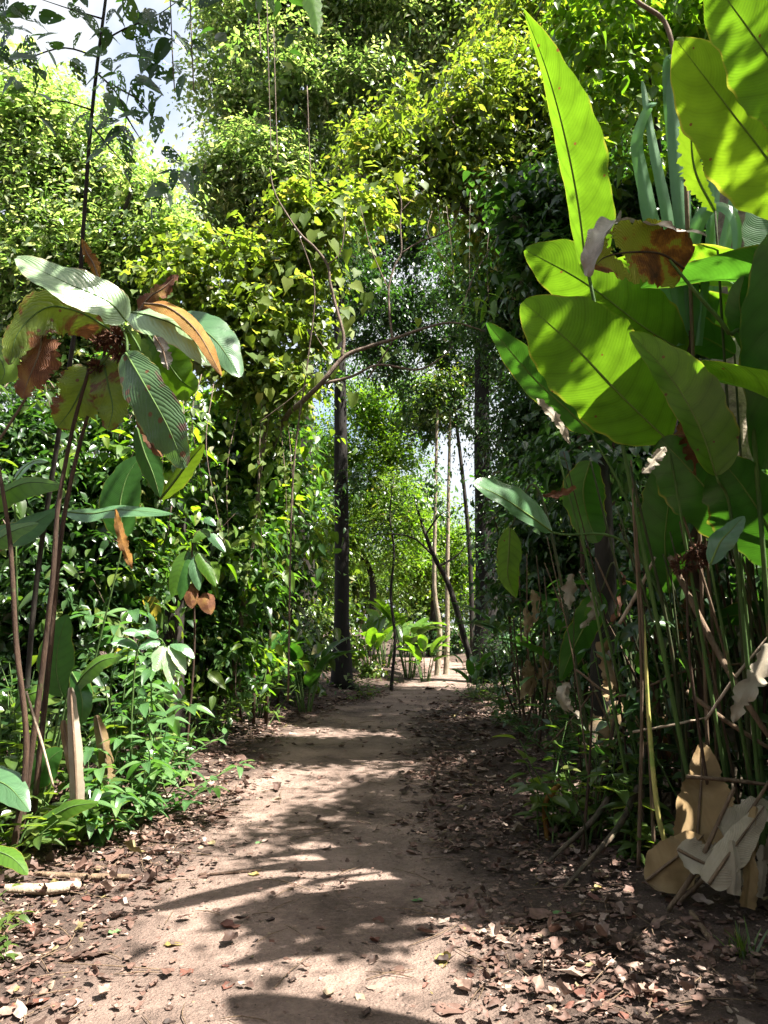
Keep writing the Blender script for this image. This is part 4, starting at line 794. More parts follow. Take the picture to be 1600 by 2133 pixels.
# strap-leaved plant
t = thing('strap_leaf_plant', 'plant with long narrow grey-green strap blades in front of the mottled trunk', 'plant', gnd(1450, 5.0))
ST = [([(1440, 700, 4.6), (1425, 500, 4.5), (1408, 300, 4.45), (1392, 130, 4.4)], 14, 16), ([(1420, 700, 4.6), (1395, 480, 4.45), (1360, 300, 4.4), (1338, 168, 4.4)], 9, 10),
      ([(1415, 720, 4.6), (1370, 500, 4.5), (1335, 350, 4.45), (1328, 285, 4.4), (1350, 225, 4.35), (1368, 215, 4.3)], 11, 11), ([(1445, 700, 4.6), (1418, 480, 4.5), (1400, 300, 4.5), (1388, 150, 4.4), (1398, 115, 4.35), (1412, 130, 4.3)], 8, 9),
      ([(1430, 700, 4.6), (1440, 520, 4.5), (1470, 440, 4.4), (1510, 432, 4.35), (1534, 470, 4.3), (1532, 560, 4.3)], 13, 11), ([(1455, 720, 4.6), (1480, 420, 4.5), (1450, 260, 4.4), (1418, 150, 4.4)], 5, 7),
      ([(1450, 700, 4.6), (1430, 500, 4.55), (1422, 340, 4.5), (1415, 180, 4.5)], 12, 12), ([(1445, 720, 4.65), (1385, 560, 4.6), (1345, 440, 4.6), (1332, 380, 4.6)], 9, 9), ([(1470, 700, 4.7), (1545, 350, 4.7), (1580, 210, 4.7), (1600, 160, 4.7)], 9, 9), ([(1470, 700, 4.7), (1500, 300, 4.7), (1530, 170, 4.7), (1560, 110, 4.7)], 7, 7)]
for i_, (p, a, b) in enumerate(ST):
    V_, F_, u_, _ = big_leaf(p, a * 1.5, b * 1.5, (-.2, -1, .2), fold=.3, prof=(.28, .3), seed=i_, nu=36, nv=3); part('leaf', (V_, F_, u_), M['strap'], t)
part('stem', tube([gnd(1455, 5.0), W(1440, 1000, 4.8), W(1435, 690, 4.62)], [.04, .035, .03], 9, seg=18), M['stem_brown'], t)

single('hanging_vine', tube([W(1290, -40, 4.2), W(1330, 5, 4.2), W(1380, 40, 4.2), W(1402, 100, 4.2), W(1405, 150, 4.2), W(1420, 210, 4.2), W(1428, 330, 4.25), W(1432, 470, 4.3), W(1440, 640, 4.5), gnd(1452, 4.7)], [.012, .014, .015, .014, .016, .013, .012], 8, seg=60, wob=.06), M['stalk_dry'], 'grey vine bending over at the top and running down past the strap blades', 'vine')
t = thing('dead_flower_head', 'brown withered flower head among the stalks on the right', 'flower head', gnd(1470, 4.4))
part('stem', tube([gnd(1470, 4.4), W(1440, 1400, 4.3), W(1430, 1180, 4.3)], [.01, .008, .006], 6, seg=16), M['stem_brown'], t)
for cx, cy_, r_ in ((1420, 1178, 22), (1450, 1165, 24), (1455, 1150, 18)):
    c = W(cx, cy_, 4.3); n_ = 160; d = rdir(n_); part('bract', emit(c + d * pxm(r_, 4.3) * .55, d + rng.normal(0, .25, d.shape), rdir(n_), np.full(n_, .045), T_NARROW), M['flower'], t)

# --- yellow cane and dry stalks
single('cane', tube([gnd(1380, 4.55, .0), W(1372, 1700, 4.53), W(1352, 1500, 4.5), W(1346, 1380, 4.48), W(1343, 1280, 4.46)], [.0165, .0155, .0125, .009, .001], 9, seg=40, wob=.04), M['cane'], 'upright yellow-green cane with a pointed tip standing by itself on the right', 'cane')
STK = [([(1395, 1945, 4.05), (1450, 1810, 4.0), (1530, 1640, 4.0)], .013, 'dry split stalk leaning right in front of the cream sheaths'),
       ([(1412, 1925, 4.1), (1490, 1800, 4.05), (1640, 1570, 4.0)], .011, 'second dry stalk leaning right behind the split stalk'),
       ([(1200, 1395, 5.0), (1290, 1450, 4.9), (1420, 1400, 4.8), (1560, 1380, 4.7)], .008, 'thin dry stalk lying across the bank above the green leaves'),
       ([(1318, 1525, 4.7), (1400, 1510, 4.6), (1470, 1495, 4.6)], .008, 'short grey stalk resting level left of the tan sheath'),
       ([(1430, 1618, 4.3), (1520, 1625, 4.3), (1640, 1640, 4.3)], .012, 'dry stalk lying level across the top of the tan sheath'),
       ([(1430, 1440, 4.5), (1510, 1500, 4.4), (1620, 1570, 4.3)], .014, 'brown stalk slanting down to the right edge'),
       ([(1395, 1160, 4.6), (1480, 1330, 4.4), (1560, 1470, 4.2), (1620, 1560, 4.2)], .018, 'thick rusty stalk slanting down through the right clump'),
       ([(1290, 1300, 4.8), (1330, 1230, 4.75), (1365, 1160, 4.7)], .012, 'short grey broken stick hanging in front of the shade'),
       ([(1135, 1560, 6.2), (1190, 1500, 6.0), (1235, 1440, 5.9)], .008, 'thin brown stick leaning on the right bank'),
       ([(1470, 1500, 4.4), (1540, 1400, 4.3), (1640, 1280, 4.2)], .009, 'grey twig crossing behind the pale crumpled leaf'),
       ([(1440, 1900, 3.9), (1480, 1980, 3.7), (1495, 2010, 3.65)], .014, 'short pale stalk on the ground below the leaning stalks')]
for p, r, lab in STK:
    q = [W(*a) for a in p]
    for a in q: a[2] = max(a[2], float(gz(a[0], a[1])) + r)
    single('dry_stalk', tube(q, [r, r * 1.05, r * .7], 7, seg=22, wob=.08), M['stalk_dry'] if 'grey' not in lab else M['wood'], lab, 'stalk')

# dead sheaths at the foot of the clump
SH = [('tan', [(1450, 1770, 4.25), (1455, 1690, 4.3), (1460, 1620, 4.38), (1462, 1545, 4.45)], 48, 74, (-.25, -1, .25), dict(fold=-.3, prof=(.40, .62), ragged=.07, seed=2, curl=.3, wave=.05), 'large tan sheath standing upright against the roots'),
      ('tan', [(1345, 1835, 4.2), (1390, 1800, 4.15), (1430, 1770, 4.15), (1465, 1740, 4.2)], 40, 52, (-.2, -1, .7), dict(fold=.15, wave=.12, prof=(.8, .5), seed=4), 'tan dead leaf folded over at the foot of the cane'),
      ('cream', [(1410, 1770, 4.0), (1470, 1800, 3.95), (1530, 1815, 3.95), (1570, 1790, 3.98)], 50, 40, (0, -.8, 1), dict(fold=-.2, wave=.12, prof=(.8, .5), seed=6, ragged=.1), 'cream dead leaf lying open in front of the tan sheath'),
      ('cream', [(1475, 1842, 3.8), (1510, 1790, 3.8), (1550, 1735, 3.85), (1590, 1680, 3.9)], 34, 30, (-.3, -.7, 1), dict(fold=.4, wave=.08, prof=(.6, .35), seed=7), 'sunlit white dead leaf slanting up to the right'),
      ('cream', [(1510, 1745, 3.95), (1540, 1715, 4.0), (1590, 1690, 4.05), (1660, 1680, 4.1)], 36, 30, (0, -.7, 1), dict(fold=-.2, wave=.2, prof=(.8, .4), seed=8, ragged=.15), 'grey cream crumpled leaf on top of the heap')]
for mt, p, a, b, nr, kw, lab in SH:
    V_, F_, u_, C_ = big_leaf(p, a, b, nr, nu=40, nv=10, **kw)
    V_[:, 2] = np.maximum(V_[:, 2], gz(V_[:, 0], V_[:, 1]) + .01)
    t = thing('dead_sheath', lab, 'dead leaf', (float(C_[0][0]), float(C_[0][1]), float(C_[0][2])), None)
    o = part('blade', (V_, F_, u_), M[mt], t); part('midrib', tube(C_ + np.array([0, -.008, .004]), [.009, .007, .003], 6, smooth_path=False), M['stalk_dry'], t)
for i_, (x0, y0, x1, y1, r_, mt) in enumerate(((1525, 1750, 1530, 1865, 15, 'cream'), (1560, 1765, 1555, 1890, 17, 'tan'), (1590, 1760, 1582, 1870, 14, 'cream'), (1575, 1680, 1560, 1790, 16, 'tan'), (1612, 1690, 1600, 1800, 22, 'cream'), (1505, 1760, 1510, 1850, 11, 'tan'))):
    Y = 3.75 + .03 * i_; a, b = W(x0, y0, Y + .06), W(x1, y1, Y); z_ = float(gz(b[0], b[1])) + .015
    V_, F_, u_, C_ = big_leaf([(x1, y1, Y), ((x0 + x1) / 2 + 4, (y0 + y1) / 2, Y + .01), (x0, y0, Y + .06)], r_, r_, (-.2 + .15 * (i_ % 3), -1, .3), fold=(.9, -.8, 1.0, .7, -.7, .9)[i_], wave=.12, prof=(.3, .2), ragged=.14, curl=(.5, -.5)[i_ % 2], seed=i_ + 50, nu=30, nv=6); V_[:, 2] = np.maximum(V_[:, 2], gz(V_[:, 0], V_[:, 1]) + .012)
    single('rolled_sheath', (V_, F_, u_), M[mt],
           ('half rolled cream sheath, leftmost in the heap by the right edge', 'rolled tan sheath reaching lowest in the heap by the right edge', 'rolled cream sheath at the right end of the lower heap', 'tan sheath propped up behind the lower ones', 'widest rolled cream sheath at the right frame edge', 'narrowest rolled sheath beside the sunlit white leaf')[i_], 'dead leaf')
for i_, p in enumerate(([(1230, 1560, 6.4), (1250, 1500, 6.4), (1275, 1440, 6.5)], [(1262, 1555, 6.2), (1275, 1500, 6.25), (1290, 1460, 6.3)])):
    V_, F_, u_, _ = big_leaf(p, 22, 22, (-.3, -1, .2), fold=.5, prof=(.4, .3), ragged=.1, seed=i_ + 40)
    single('dead_sheath', (V_, F_, u_), M['tan'], ('pale olive sheath wrapped round the foot of the shaded trunk', 'narrow olive sheath just right of the wrapped trunk foot')[i_], 'dead leaf')
rs = np.random.default_rng(91)
t = thing('dead_leaf_tangle', 'tangle of dry hanging leaves and thin dead stems in the shade behind the cane', 'dead plant', gnd(1380, 5.6))
for k_ in range(34):
    a = gnd(rs.uniform(1190, 1640), rs.uniform(5.0, 6.4)); b = a + np.array([rs.normal(-.1, .5), rs.normal(0, .3), rs.uniform(.5, 2.2)])
    part('stem', tube([a, a * .5 + b * .5 + rs.normal(0, .06, 3), b], np.array([.011, .008, .004]) * rs.uniform(.6, 1.4), 6, seg=10, wob=.1), M[('stalk_dry', 'stem_brown', 'stem_dark')[k_ % 3]], t)
for k_ in range(16):
    p = (rs.uniform(1180, 1600), rs.uniform(1180, 1520)); Y = rs.uniform(5.0, 5.9); V_, F_, u_, _ = big_leaf([(p[0], p[1], Y), (p[0] + rs.uniform(-14, 14), p[1] + 40, Y), (p[0] + rs.uniform(-25, 25), p[1] + rs.uniform(70, 130), Y - .05)], 16, 17, (rs.normal(0, .5), -1, rs.normal(0, .3)), fold=.5, wave=.3, ragged=.25, tear=.03, nu=22, nv=4, seed=k_ + 100); part('leaf', (V_, F_, u_), M[('tan', 'rust', 'rust', 'cream')[k_ % 4]], t)
for i_, (p, r_, lab) in enumerate((([(1140, 1712, 5.5), (1135, 1680, 5.5), (1150, 1650, 5.55), (1165, 1635, 5.6)], .022, 'curled orange piece of bark standing on the edge of the path'),)):
    q = [W(*a) for a in p]; q[0][2] = float(gz(q[0][0], q[0][1])); single('bark_piece', tube(q, [r_, r_ * .8, r_, r_ * .6], 7, seg=18, wob=.25), M['orange'], lab, 'bark')
t = thing('shaded_trunk', 'dark brown trunk in the shade behind the cane', 'tree', gnd(1255, 6.5)); part('trunk', tube([gnd(1255, 6.5), W(1255, 1400, 6.5), W(1262, 1200, 6.5), W(1250, 950, 6.5)], [.13, .10, .09, .07], 12, seg=24, wob=.12), M['bark'], t)
part('crown', mass(plobes([(1240, 900, 60), (1300, 980, 60), (1200, 960, 50)], 6.6), .13, T_OVATE_LO, dens=.8, inner=.3, gap=.4, hang=.6), M['dark'], t)
# roots over the right bank
for i_, p in enumerate(([(1210, 1640, 5.4), (1265, 1560, 5.6), (1330, 1480, 5.9)], [(1330, 1640, 4.9), (1345, 1560, 5.1), (1390, 1450, 5.4)], [(1120, 1790, 4.9), (1180, 1760, 5.0), (1250, 1690, 5.1), (1300, 1600, 5.3)], [(1160, 1850, 4.5), (1230, 1790, 4.6), (1290, 1720, 4.8), (1330, 1640, 5.0)], [(1420, 1560, 5.0), (1440, 1480, 5.1), (1500, 1390, 5.3)])):
    q = [W(*a) for a in p]; q[0][2] = float(gz(q[0][0], q[0][1])) - .01
    single('surface_root', tube(q, [.008, .017, .024], 8, seg=22, wob=.2), M['root'], ('mossy root on the bank behind the cane', 'mossy root rising right of the cane', 'long low root reaching toward the path', 'root nearest the path below the small green plants', 'root climbing behind the tan sheath')[i_], 'root')

# ================================================================ left: withered big-leaved plant
t = thing('withered_plant', 'tall plant with tattered, browning drooping leaves on two brown stems at left', 'plant', gnd(90, 5.0))
LP_ = [('pale_top', [(262, 668, 4.7), (225, 628, 4.6), (140, 590, 4.5), (34, 538, 4.45)], 64, 52, dict(nrm=(.2, -1, .5), fold=-.12, wave=.05, prof=(.85, .5), seed=1), 'pale glossy top leaf'),
       ('tatter', [(235, 690, 4.9), (170, 652, 4.8), (100, 640, 4.7), (40, 690, 4.65), (20, 760, 4.65)], 66, 46, dict(nrm=(-.1, -1, -.3), fold=.1, wave=.08, prof=(.8, .5), tear=.10, ragged=.12, seed=2, nu=56, nv=12), 'leaf turned half rust brown and full of holes'),
       ('rust', [(90, 690, 4.72), (80, 740, 4.7), (60, 790, 4.7), (45, 830, 4.7)], 54, 44, dict(nrm=(-.1, -1, .1), fold=.1, wave=.1, prof=(.7, .45), ragged=.2, tear=.06, seed=3, nu=40), 'dark rust hanging end of a dead leaf'),
       ('tatter', [(195, 760, 5.05), (175, 800, 5.0), (150, 850, 5.0), (120, 890, 5.0)], 66, 58, dict(nrm=(0, -1, -.45), fold=.05, wave=.08, prof=(.7, .45), tear=.13, ragged=.14, seed=4, nu=48, nv=10), 'translucent yellow leaf riddled with holes'),
       ('tatter', [(215, 745, 5.0), (225, 800, 4.95), (235, 850, 4.95), (225, 895, 4.95)], 44, 44, dict(nrm=(.1, -1, -.4), fold=.05, wave=.08, prof=(.7, .45), tear=.12, ragged=.15, seed=5, nu=44, nv=9), 'ragged yellow green leaf below the flower remains'),
       ('speckled', [(262, 735, 4.75), (300, 800, 4.6), (350, 890, 4.55), (385, 975, 4.55)], 46, 60, dict(nrm=(-.45, -1, .3), fold=.12, wave=.05, prof=(.85, .48), seed=6, ragged=.04), 'long speckled leaf hanging down'),
       ('rust', [(270, 800, 4.72), (290, 860, 4.66), (315, 920, 4.62), (340, 955, 4.6)], 10, 14, dict(nrm=(.3, -1, .2), fold=.5, wave=.25, ragged=.25, seed=7), 'crisp brown rolled margin'),
       ('calathea_deep', [(285, 890, 4.8), (300, 940, 4.8), (320, 990, 4.8), (333, 1035, 4.8)], 26, 24, dict(nrm=(-.2, -1, 0), fold=.2, seed=8), 'dark leaf hanging in its own shade'),
       ('calathea_yellow', [(333, 1040, 4.85), (365, 1000, 4.8), (395, 960, 4.75), (425, 925, 4.7)], 14, 22, dict(nrm=(-.2, -1, -.4), fold=.3, seed=9), 'yellow green folded leaf with a dry tip'),
       ('pale_top', [(270, 650, 4.95), (320, 660, 4.85), (385, 690, 4.8), (440, 760, 4.75)], 30, 50, dict(nrm=(.1, -1, .5), fold=.1, wave=.06, prof=(.85, .5), seed=10), 'pale leaf arching to the right'),
       ('orange', [(300, 632, 4.85), (350, 640, 4.75), (410, 690, 4.7), (462, 782, 4.65)], 24, 20, dict(nrm=(.3, -1, .4), fold=.3, wave=.12, prof=(.85, .55), seed=11), 'orange dead underside folded along the arching leaf'),
       ('calathea_blue', [(345, 700, 5.05), (400, 680, 5.0), (450, 710, 4.95), (500, 785, 4.95)], 52, 40, dict(nrm=(.2, -1, .3), fold=.08, wave=.05, prof=(.85, .5), seed=12), 'bluish leaf behind the orange one'),
       ('calathea', [(310, 700, 5.0), (340, 740, 4.95), (375, 790, 4.95), (410, 815, 4.95)], 46, 60, dict(nrm=(0, -1, -.4), fold=.06, wave=.05, prof=(.7, .45), seed=13), 'green backlit leaf under the arching leaf'),
       ('calathea_yellow', [(262, 680, 4.85), (285, 715, 4.8), (300, 750, 4.8), (305, 790, 4.8)], 22, 24, dict(nrm=(0, -1, -.4), fold=.1, ragged=.2, tear=.06, seed=14), 'small yellow leaf at the crown'),
       ('orange', [(205, 580, 5.1), (195, 550, 5.1), (180, 525, 5.1), (172, 498, 5.1)], 14, 16, dict(nrm=(0, -1, .1), fold=.4, wave=.25, ragged=.25, seed=15), 'orange dried leaf standing up at the top'),
       ('rust', [(285, 655, 5.1), (310, 620, 5.1), (340, 600, 5.1), (370, 572, 5.1)], 26, 26, dict(nrm=(0, -1, .3), fold=.2, wave=.2, ragged=.25, tear=.14, seed=16), 'crumbling orange leaf behind the crown'),
       ('calathea_yellow', [(-40, 700, 4.9), (-10, 730, 4.85), (10, 770, 4.85), (0, 800, 4.85)], 40, 30, dict(nrm=(.2, -1, .3), fold=.1, ragged=.1, seed=17), 'yellow and orange leaf at the left frame edge'),
       ('grey_dead', [(322, 700, 4.75), (338, 725, 4.75), (345, 752, 4.75), (350, 770, 4.75)], 18, 14, dict(nrm=(0, -1, .2), fold=.4, wave=.3, ragged=.3, seed=18), 'grey shrivelled scrap')]
for mt, p, a, b, kw, lab in LP_:
    kw = dict(kw); nr = kw.pop('nrm'); add_leaf(t, M[mt], p, a, b, lab, rib=M['stem_green'] if mt not in ('orange', 'rust', 'grey_dead') else M['stalk_dry'], ribw=5, nrm=nr, **kw)
for p, r in (([gnd(70, 5.1), W(85, 1420, 5.05), W(110, 1200, 5), W(122, 1050, 5), W(150, 900, 5), W(185, 770, 5)], [.022, .018, .016, .014, .011]), ([gnd(95, 5.2), W(105, 1350, 5.1), W(130, 1100, 5.05), W(165, 930, 5.05), W(205, 790, 5.05), W(225, 700, 5)], [.020, .017, .015, .012, .010]),
             ([gnd(60, 4.9), W(55, 1560, 4.9), W(35, 1350, 4.9), W(20, 1120, 4.9), W(-5, 960, 4.9)], [.021, .018, .015, .012])):
    part('stem', tube(p, r, 10, seg=44, wob=.10), M['stem_brown'], t)
for c_, r_ in (((215, 712, 4.9), 26), ((250, 735, 4.88), 22), ((205, 765, 5), 18), ((240, 700, 4.85), 22)):
    c = W(*c_); n_ = 190; d = rdir(n_); part('dead_flower', emit(c + d * pxm(r_, 5) * .6 * rng.random((n_, 1)), d + rng.normal(0, .4, d.shape), rdir(n_), rng.uniform(.03, .08, n_), T_NARROW), M['flower'], t)
for p in ([(240, 665, 4.85), (262, 700, 4.82), (265, 735, 4.8)], [(175, 660, 4.85), (215, 685, 4.9), (245, 710, 4.9)], [(210, 760, 4.95), (240, 720, 4.9), (290, 655, 4.9)]): part('stem', tube([W(*q) for q in p], .010, 6, seg=12), M['stem_green'], t)
single('leaning_stick', tube([W(-10, 930, 4.8), W(35, 860, 4.85), W(75, 795, 4.9)], [.010, .009, .007], 7, seg=12, wob=.1), M['stalk_dry'], 'thin reddish stick rising at the left edge toward the rust leaf', 'stick')

# lower broad leaves at left
t = thing('broad_leaf_plant', 'low broad-leaved plant around the foot of the two brown stems', 'plant', gnd(110, 5.6))
LL = [('calathea_deep', [(130, 1450, 5.4), (118, 1400, 5.4), (122, 1340, 5.4), (140, 1280, 5.4)], 44, 36, dict(nrm=(-.1, -1, .1), fold=.1, seed=1), 'upright paddle leaf with a shadowed lower half'),
      ('calathea', [(150, 1440, 5.3), (180, 1400, 5.2), (215, 1375, 5.15), (255, 1368, 5.1)], 22, 26, dict(nrm=(0, -1, .8), fold=.25, seed=2), 'bright edged leaf pointing right'),
      ('calathea_deep', [(150, 1400, 5.3), (165, 1430, 5.25), (172, 1470, 5.2), (168, 1510, 5.2)], 22, 24, dict(nrm=(.1, -1, 0), fold=.2, seed=3), 'dark drooping leaf above the dry sheath'),
      ('calathea_blue', [(130, 1065, 6.0), (190, 1070, 5.9), (250, 1062, 5.8), (360, 1070, 5.7)], 22, 24, dict(nrm=(0, -.8, .7), fold=.15, wave=.04, prof=(.85, .6), seed=4), 'long level leaf with a yellow rim'),
      ('calathea', [(-60, 1070, 5.6), (0, 1030, 5.55), (60, 1005, 5.5), (135, 1012, 5.5)], 16, 40, dict(nrm=(0,-1,.3), fold=.1, seed=5), 'bright leaf reaching in at mid height from the left edge'),
      ('calathea_deep', [(-40, 1110, 5.5), (20, 1110, 5.5), (70, 1090, 5.5), (120, 1060, 5.5)], 30, 40, dict(nrm=(0, -1, .5), fold=.1, seed=6), 'dark leaf beneath the bright one'),
      ('calathea', [(-50, 1170, 5.2), (-10, 1130, 5.2), (30, 1105, 5.2), (80, 1090, 5.2)], 22, 30, dict(nrm=(0,-1,.6), fold=.15, seed=7), 'small light leaf at the left edge'),
      ('calathea_deep', [(260, 1120, 6.0), (250, 1060, 6.0), (262, 1000, 6.0), (290, 950, 6.0)], 46, 40, dict(nrm=(0, -1, .2), fold=.1, seed=8), 'tall dim leaf behind the hanging speckled leaf'),
      ('calathea_blue', [(30, 1000, 5.8), (50, 975, 5.8), (75, 960, 5.8), (100, 962, 5.8)], 24, 20, dict(nrm=(.1, -.6, 1), fold=.1, seed=9), 'small bluish leaf behind the left stem'),
      ('calathea_deep', [(60, 1640, 5.2), (85, 1610, 5.2), (105, 1580, 5.2), (130, 1560, 5.2)], 26, 30, dict(nrm=(.1, -1, .4), fold=.1, seed=10), 'ribbed leaf low behind the pale sticks'),
      ('calathea_blue', [(-60, 1640, 4.9), (-20, 1625, 4.9), (20, 1640, 4.85), (62, 1690, 4.8)], 32, 34, dict(nrm=(.1, -1, .6), fold=.12, seed=11), 'wide dark glossy leaf in the lower left corner of the bank'),
      ('calathea', [(70, 1720, 5.0), (110, 1700, 4.95), (150, 1680, 4.9), (205, 1672, 4.85)], 16, 22, dict(nrm=(0, -1, .6), fold=.2, seed=12), 'long bright leaf lying low toward the path'),
      ('calathea', [(-40, 1770, 4.7), (0, 1775, 4.65), (30, 1790, 4.6), (58, 1822, 4.55)], 18, 20, dict(nrm=(.1, -.7, .8), fold=.2, seed=13), 'bright leaf bending down at the left edge'),
      ('calathea_deep', [(60, 1740, 5.1), (100, 1735, 5.05), (135, 1715, 5.0), (160, 1690, 5.0)], 20, 22, dict(nrm=(0, -.8, .8), fold=.2, seed=14), 'dark leaf under the long bright one'),
      ('calathea', [(30, 1480, 5.6), (55, 1450, 5.6), (85, 1440, 5.6), (120, 1445, 5.6)], 18, 24, dict(nrm=(0, -1, .6), fold=.2, seed=15), 'yellow lit leaf behind the stems')]
for mt, p, a, b, kw, lab in LL:
    kw = dict(kw); nr = kw.pop('nrm'); add_leaf(t, M[mt], p, a, b, lab, rib=M['stem_green'], ribw=4, nrm=nr, **kw)
    f = gnd(float(np.clip(p[0][0] * .35 + 60, 20, 170)), p[0][2] + .25); b_ = W(*p[0]); part('stem', tube([f, f * .5 + b_ * .5 + np.array([0, 0, .03]), b_], [.012, .009, .006], 7, seg=14), M['stem_green'], t)
V_, F_, u_, _ = big_leaf([(240, 1060, 5.6), (250, 1110, 5.55), (262, 1150, 5.5), (276, 1185, 5.5)], 12, 12, (0, -1, .2), fold=.35, wave=.2, ragged=.2, seed=3); part('leaf', (V_, F_, u_), M['orange'], t, 'orange dead leaf dangling')

SD = [('standing_sheath', [(158, 1690, 5.0), (156, 1600, 5.0), (150, 1500, 5.05), (146, 1432, 5.1)], 14, 16, 'cream', 'pale dry sheath standing upright beside the dark drooping leaf'),
      ('standing_sheath', [(165, 1680, 5.1), (150, 1600, 5.1), (135, 1530, 5.12), (132, 1500, 5.12)], 12, 10, 'tan', 'shorter brown sheath standing behind the pale one'),
      ('standing_sheath', [(225, 1640, 5.9), (215, 1560, 5.9), (200, 1490, 5.9)], 16, 16, 'tan', 'brown bent sheath behind the glossy saplings')]
for nm, p, a, b, mt, lab in SD:
    V_, F_, u_, C_ = big_leaf(p, a, b, (.1, -1, .1), fold=.5, prof=(.35, .25), ragged=.06, seed=int(p[0][0])); t = thing(nm, lab, 'dead leaf', tuple(map(float, gnd(p[0][0], p[0][2])))); part('blade', (V_, F_, u_), M[mt], t); part('midrib', tube(C_ + np.array([.01, -.012, 0]), .008, 6, smooth_path=False), M['stalk_dry'], t)
for p, r, lab, mt in (([(112, 1640, 4.9), (85, 1540, 4.9), (55, 1440, 4.95)], .009, 'pale grey stick leaning across the left stems', 'wood'), ([(75, 1790, 4.7), (180, 1778, 4.75), (272, 1772, 4.8)], .020, 'smooth brown branch lying on the soil at left', 'stalk_dry'),
                      ([(10, 1845, 4.4), (90, 1815, 4.45), (130, 1795, 4.5), (172, 1770, 4.55)], .034, 'pale weathered piece of driftwood on the litter', 'wood'), ([(228, 1640, 5.6), (232, 1690, 5.5), (240, 1740, 5.35)], .012, 'pinkish broken stick standing among the saplings', 'stalk_dry'),
                      ([(1070, 1905, 4.2), (1180, 1925, 4.15), (1300, 1945, 4.1)], .012, 'dark twig lying across the right side of the path', 'stem_brown'), ([(1352, 2120, 3.2), (1360, 2060, 3.3), (1358, 2010, 3.4)], .006, 'thin yellow straw near the bottom right corner', 'stalk_dry'),
                      ([(415, 1788, 4.9), (480, 1785, 4.95), (545, 1783, 5.0)], .010, 'thin dark twig lying on the lit path edge', 'stem_brown')):
    q = [W(*a) for a in p]
    flat = 'lying' in lab or 'driftwood' in lab or 'straw' in lab
    for a in q: a[2] = (float(gz(a[0], a[1])) + r * .9 + .012) if flat else max(a[2], float(gz(a[0], a[1])))
    single('fallen_stick', tube(q, [r * .7, r, r * .8], 8, seg=20, wob=.12), M[mt], lab, 'stick')

# ================================================================ top left: holed leaves on a thin tree
t = thing('slender_tree', 'slender dark sapling with insect-eaten leaves hanging against the sky', 'tree', gnd(150, 5.0))
part('trunk', tube([gnd(66, 5.9), W(72, 1250, 5.8), W(120, 920, 5.6), W(160, 660, 5.4), W(172, 500, 5.2), W(186, 300, 5.05), W(202, 140, 5), W(220, 0, 5), W(228, -80, 5)], [.022, .02, .018, .016, .014, .012, .010], 8, seg=50, wob=.08), M['bark'], t)
HB = [[(208, 90, 5), (260, 60, 4.95), (330, 30, 4.9), (400, -20, 4.9)], [(200, 150, 5), (240, 190, 4.95), (262, 240, 4.9), (255, 300, 4.9)], [(216, 40, 5), (150, 20, 5), (60, -10, 5)], [(206, 120, 5), (130, 100, 5), (40, 130, 5.0), (-20, 160, 5)], [(240, 180, 4.95), (290, 210, 4.9), (330, 260, 4.85)], [(190, 260, 5), (240, 320, 4.95), (300, 380, 4.9)], [(262, 240, 4.9), (280, 270, 4.9), (300, 300, 4.9)], [(195, 230, 5), (120, 210, 5.0), (60, 230, 5)]]
for b in HB: part('branch', tube([W(*q) for q in b], [.008, .005, .002], 6, seg=14, wob=.08), M['bark'], t)
hv = [T_grid(21, 13, ov(.25), fold=.2, droop=.18, hole=h, seed=s) for h, s in ((.16, 1), (.08, 2), (.22, 3), (.04, 4))]
rs = np.random.default_rng(17)
HP = [(310, 20), (330, 60), (300, 80), (280, 110), (255, 130), (250, 60), (230, 110), (345, 115), (320, 150), (270, 160), (225, 190), (250, 175), (310, 185), (90, 150), (75, 130), (100, 90), (60, 40), (20, 20), (30, 60), (85, 40), (150, 20), (130, 60), (170, 70), (50, 90), (285, 175), (330, 240), (300, 165), (260, 270), (240, 290), (235, 205), (215, 310), (350, 30), (400, 20), (415, 45), (290, 50), (310, 110), (200, 60), (180, 30), (275, 30), (240, 20), (350, 360), (325, 410), (345, 395), (250, 250), (215, 270), (330, 310), (255, 330), (120, 100), (140, 120), (10, 100), (0, 40), (350, 70), (365, 350), (60, 180), (25, 150), (380, 5)]
gh = [[], [], [], []]
for (a, b) in HP: gh[rs.integers(0, 4)].append(W(a + rs.normal(0, 6), b + rs.normal(0, 6), 4.85 + rs.normal(0, .12)))
gg = []
for q, lst in enumerate(gh):
    lst = lst + [p_ + rs.normal(0, .1, 3) for p_ in lst] + [p_ + rs.normal(0, .12, 3) for p_ in lst[::2]]; n_ = len(lst)
    if n_: gg.append(emit(np.array(lst), np.stack([rs.normal(.2, .8, n_), rs.normal(0, .5, n_), rs.normal(-.5, .5, n_)], -1), np.stack([rs.normal(0, .5, n_), rs.normal(-.8, .4, n_), rs.normal(.4, .4, n_)], -1), rs.uniform(.11, .23, n_), hv[q]))
part('foliage', join(*gg), M['dark'], t)  # darker green stands in for the shade on these backlit leaves
part('foliage', mass([((-1.1, 4.6, 7.6), (.9, .5, .4)), ((-2.0, 4.6, 7.7), (.8, .5, .4)), ((-.4, 4.5, 7.6), (.6, .5, .4))], .2, T_OVATE_LO, dens=1.2, m=5, inner=.3, gap=.35), M['dark'], t)  # unseen foliage above the frame, added to shade the hanging leaves
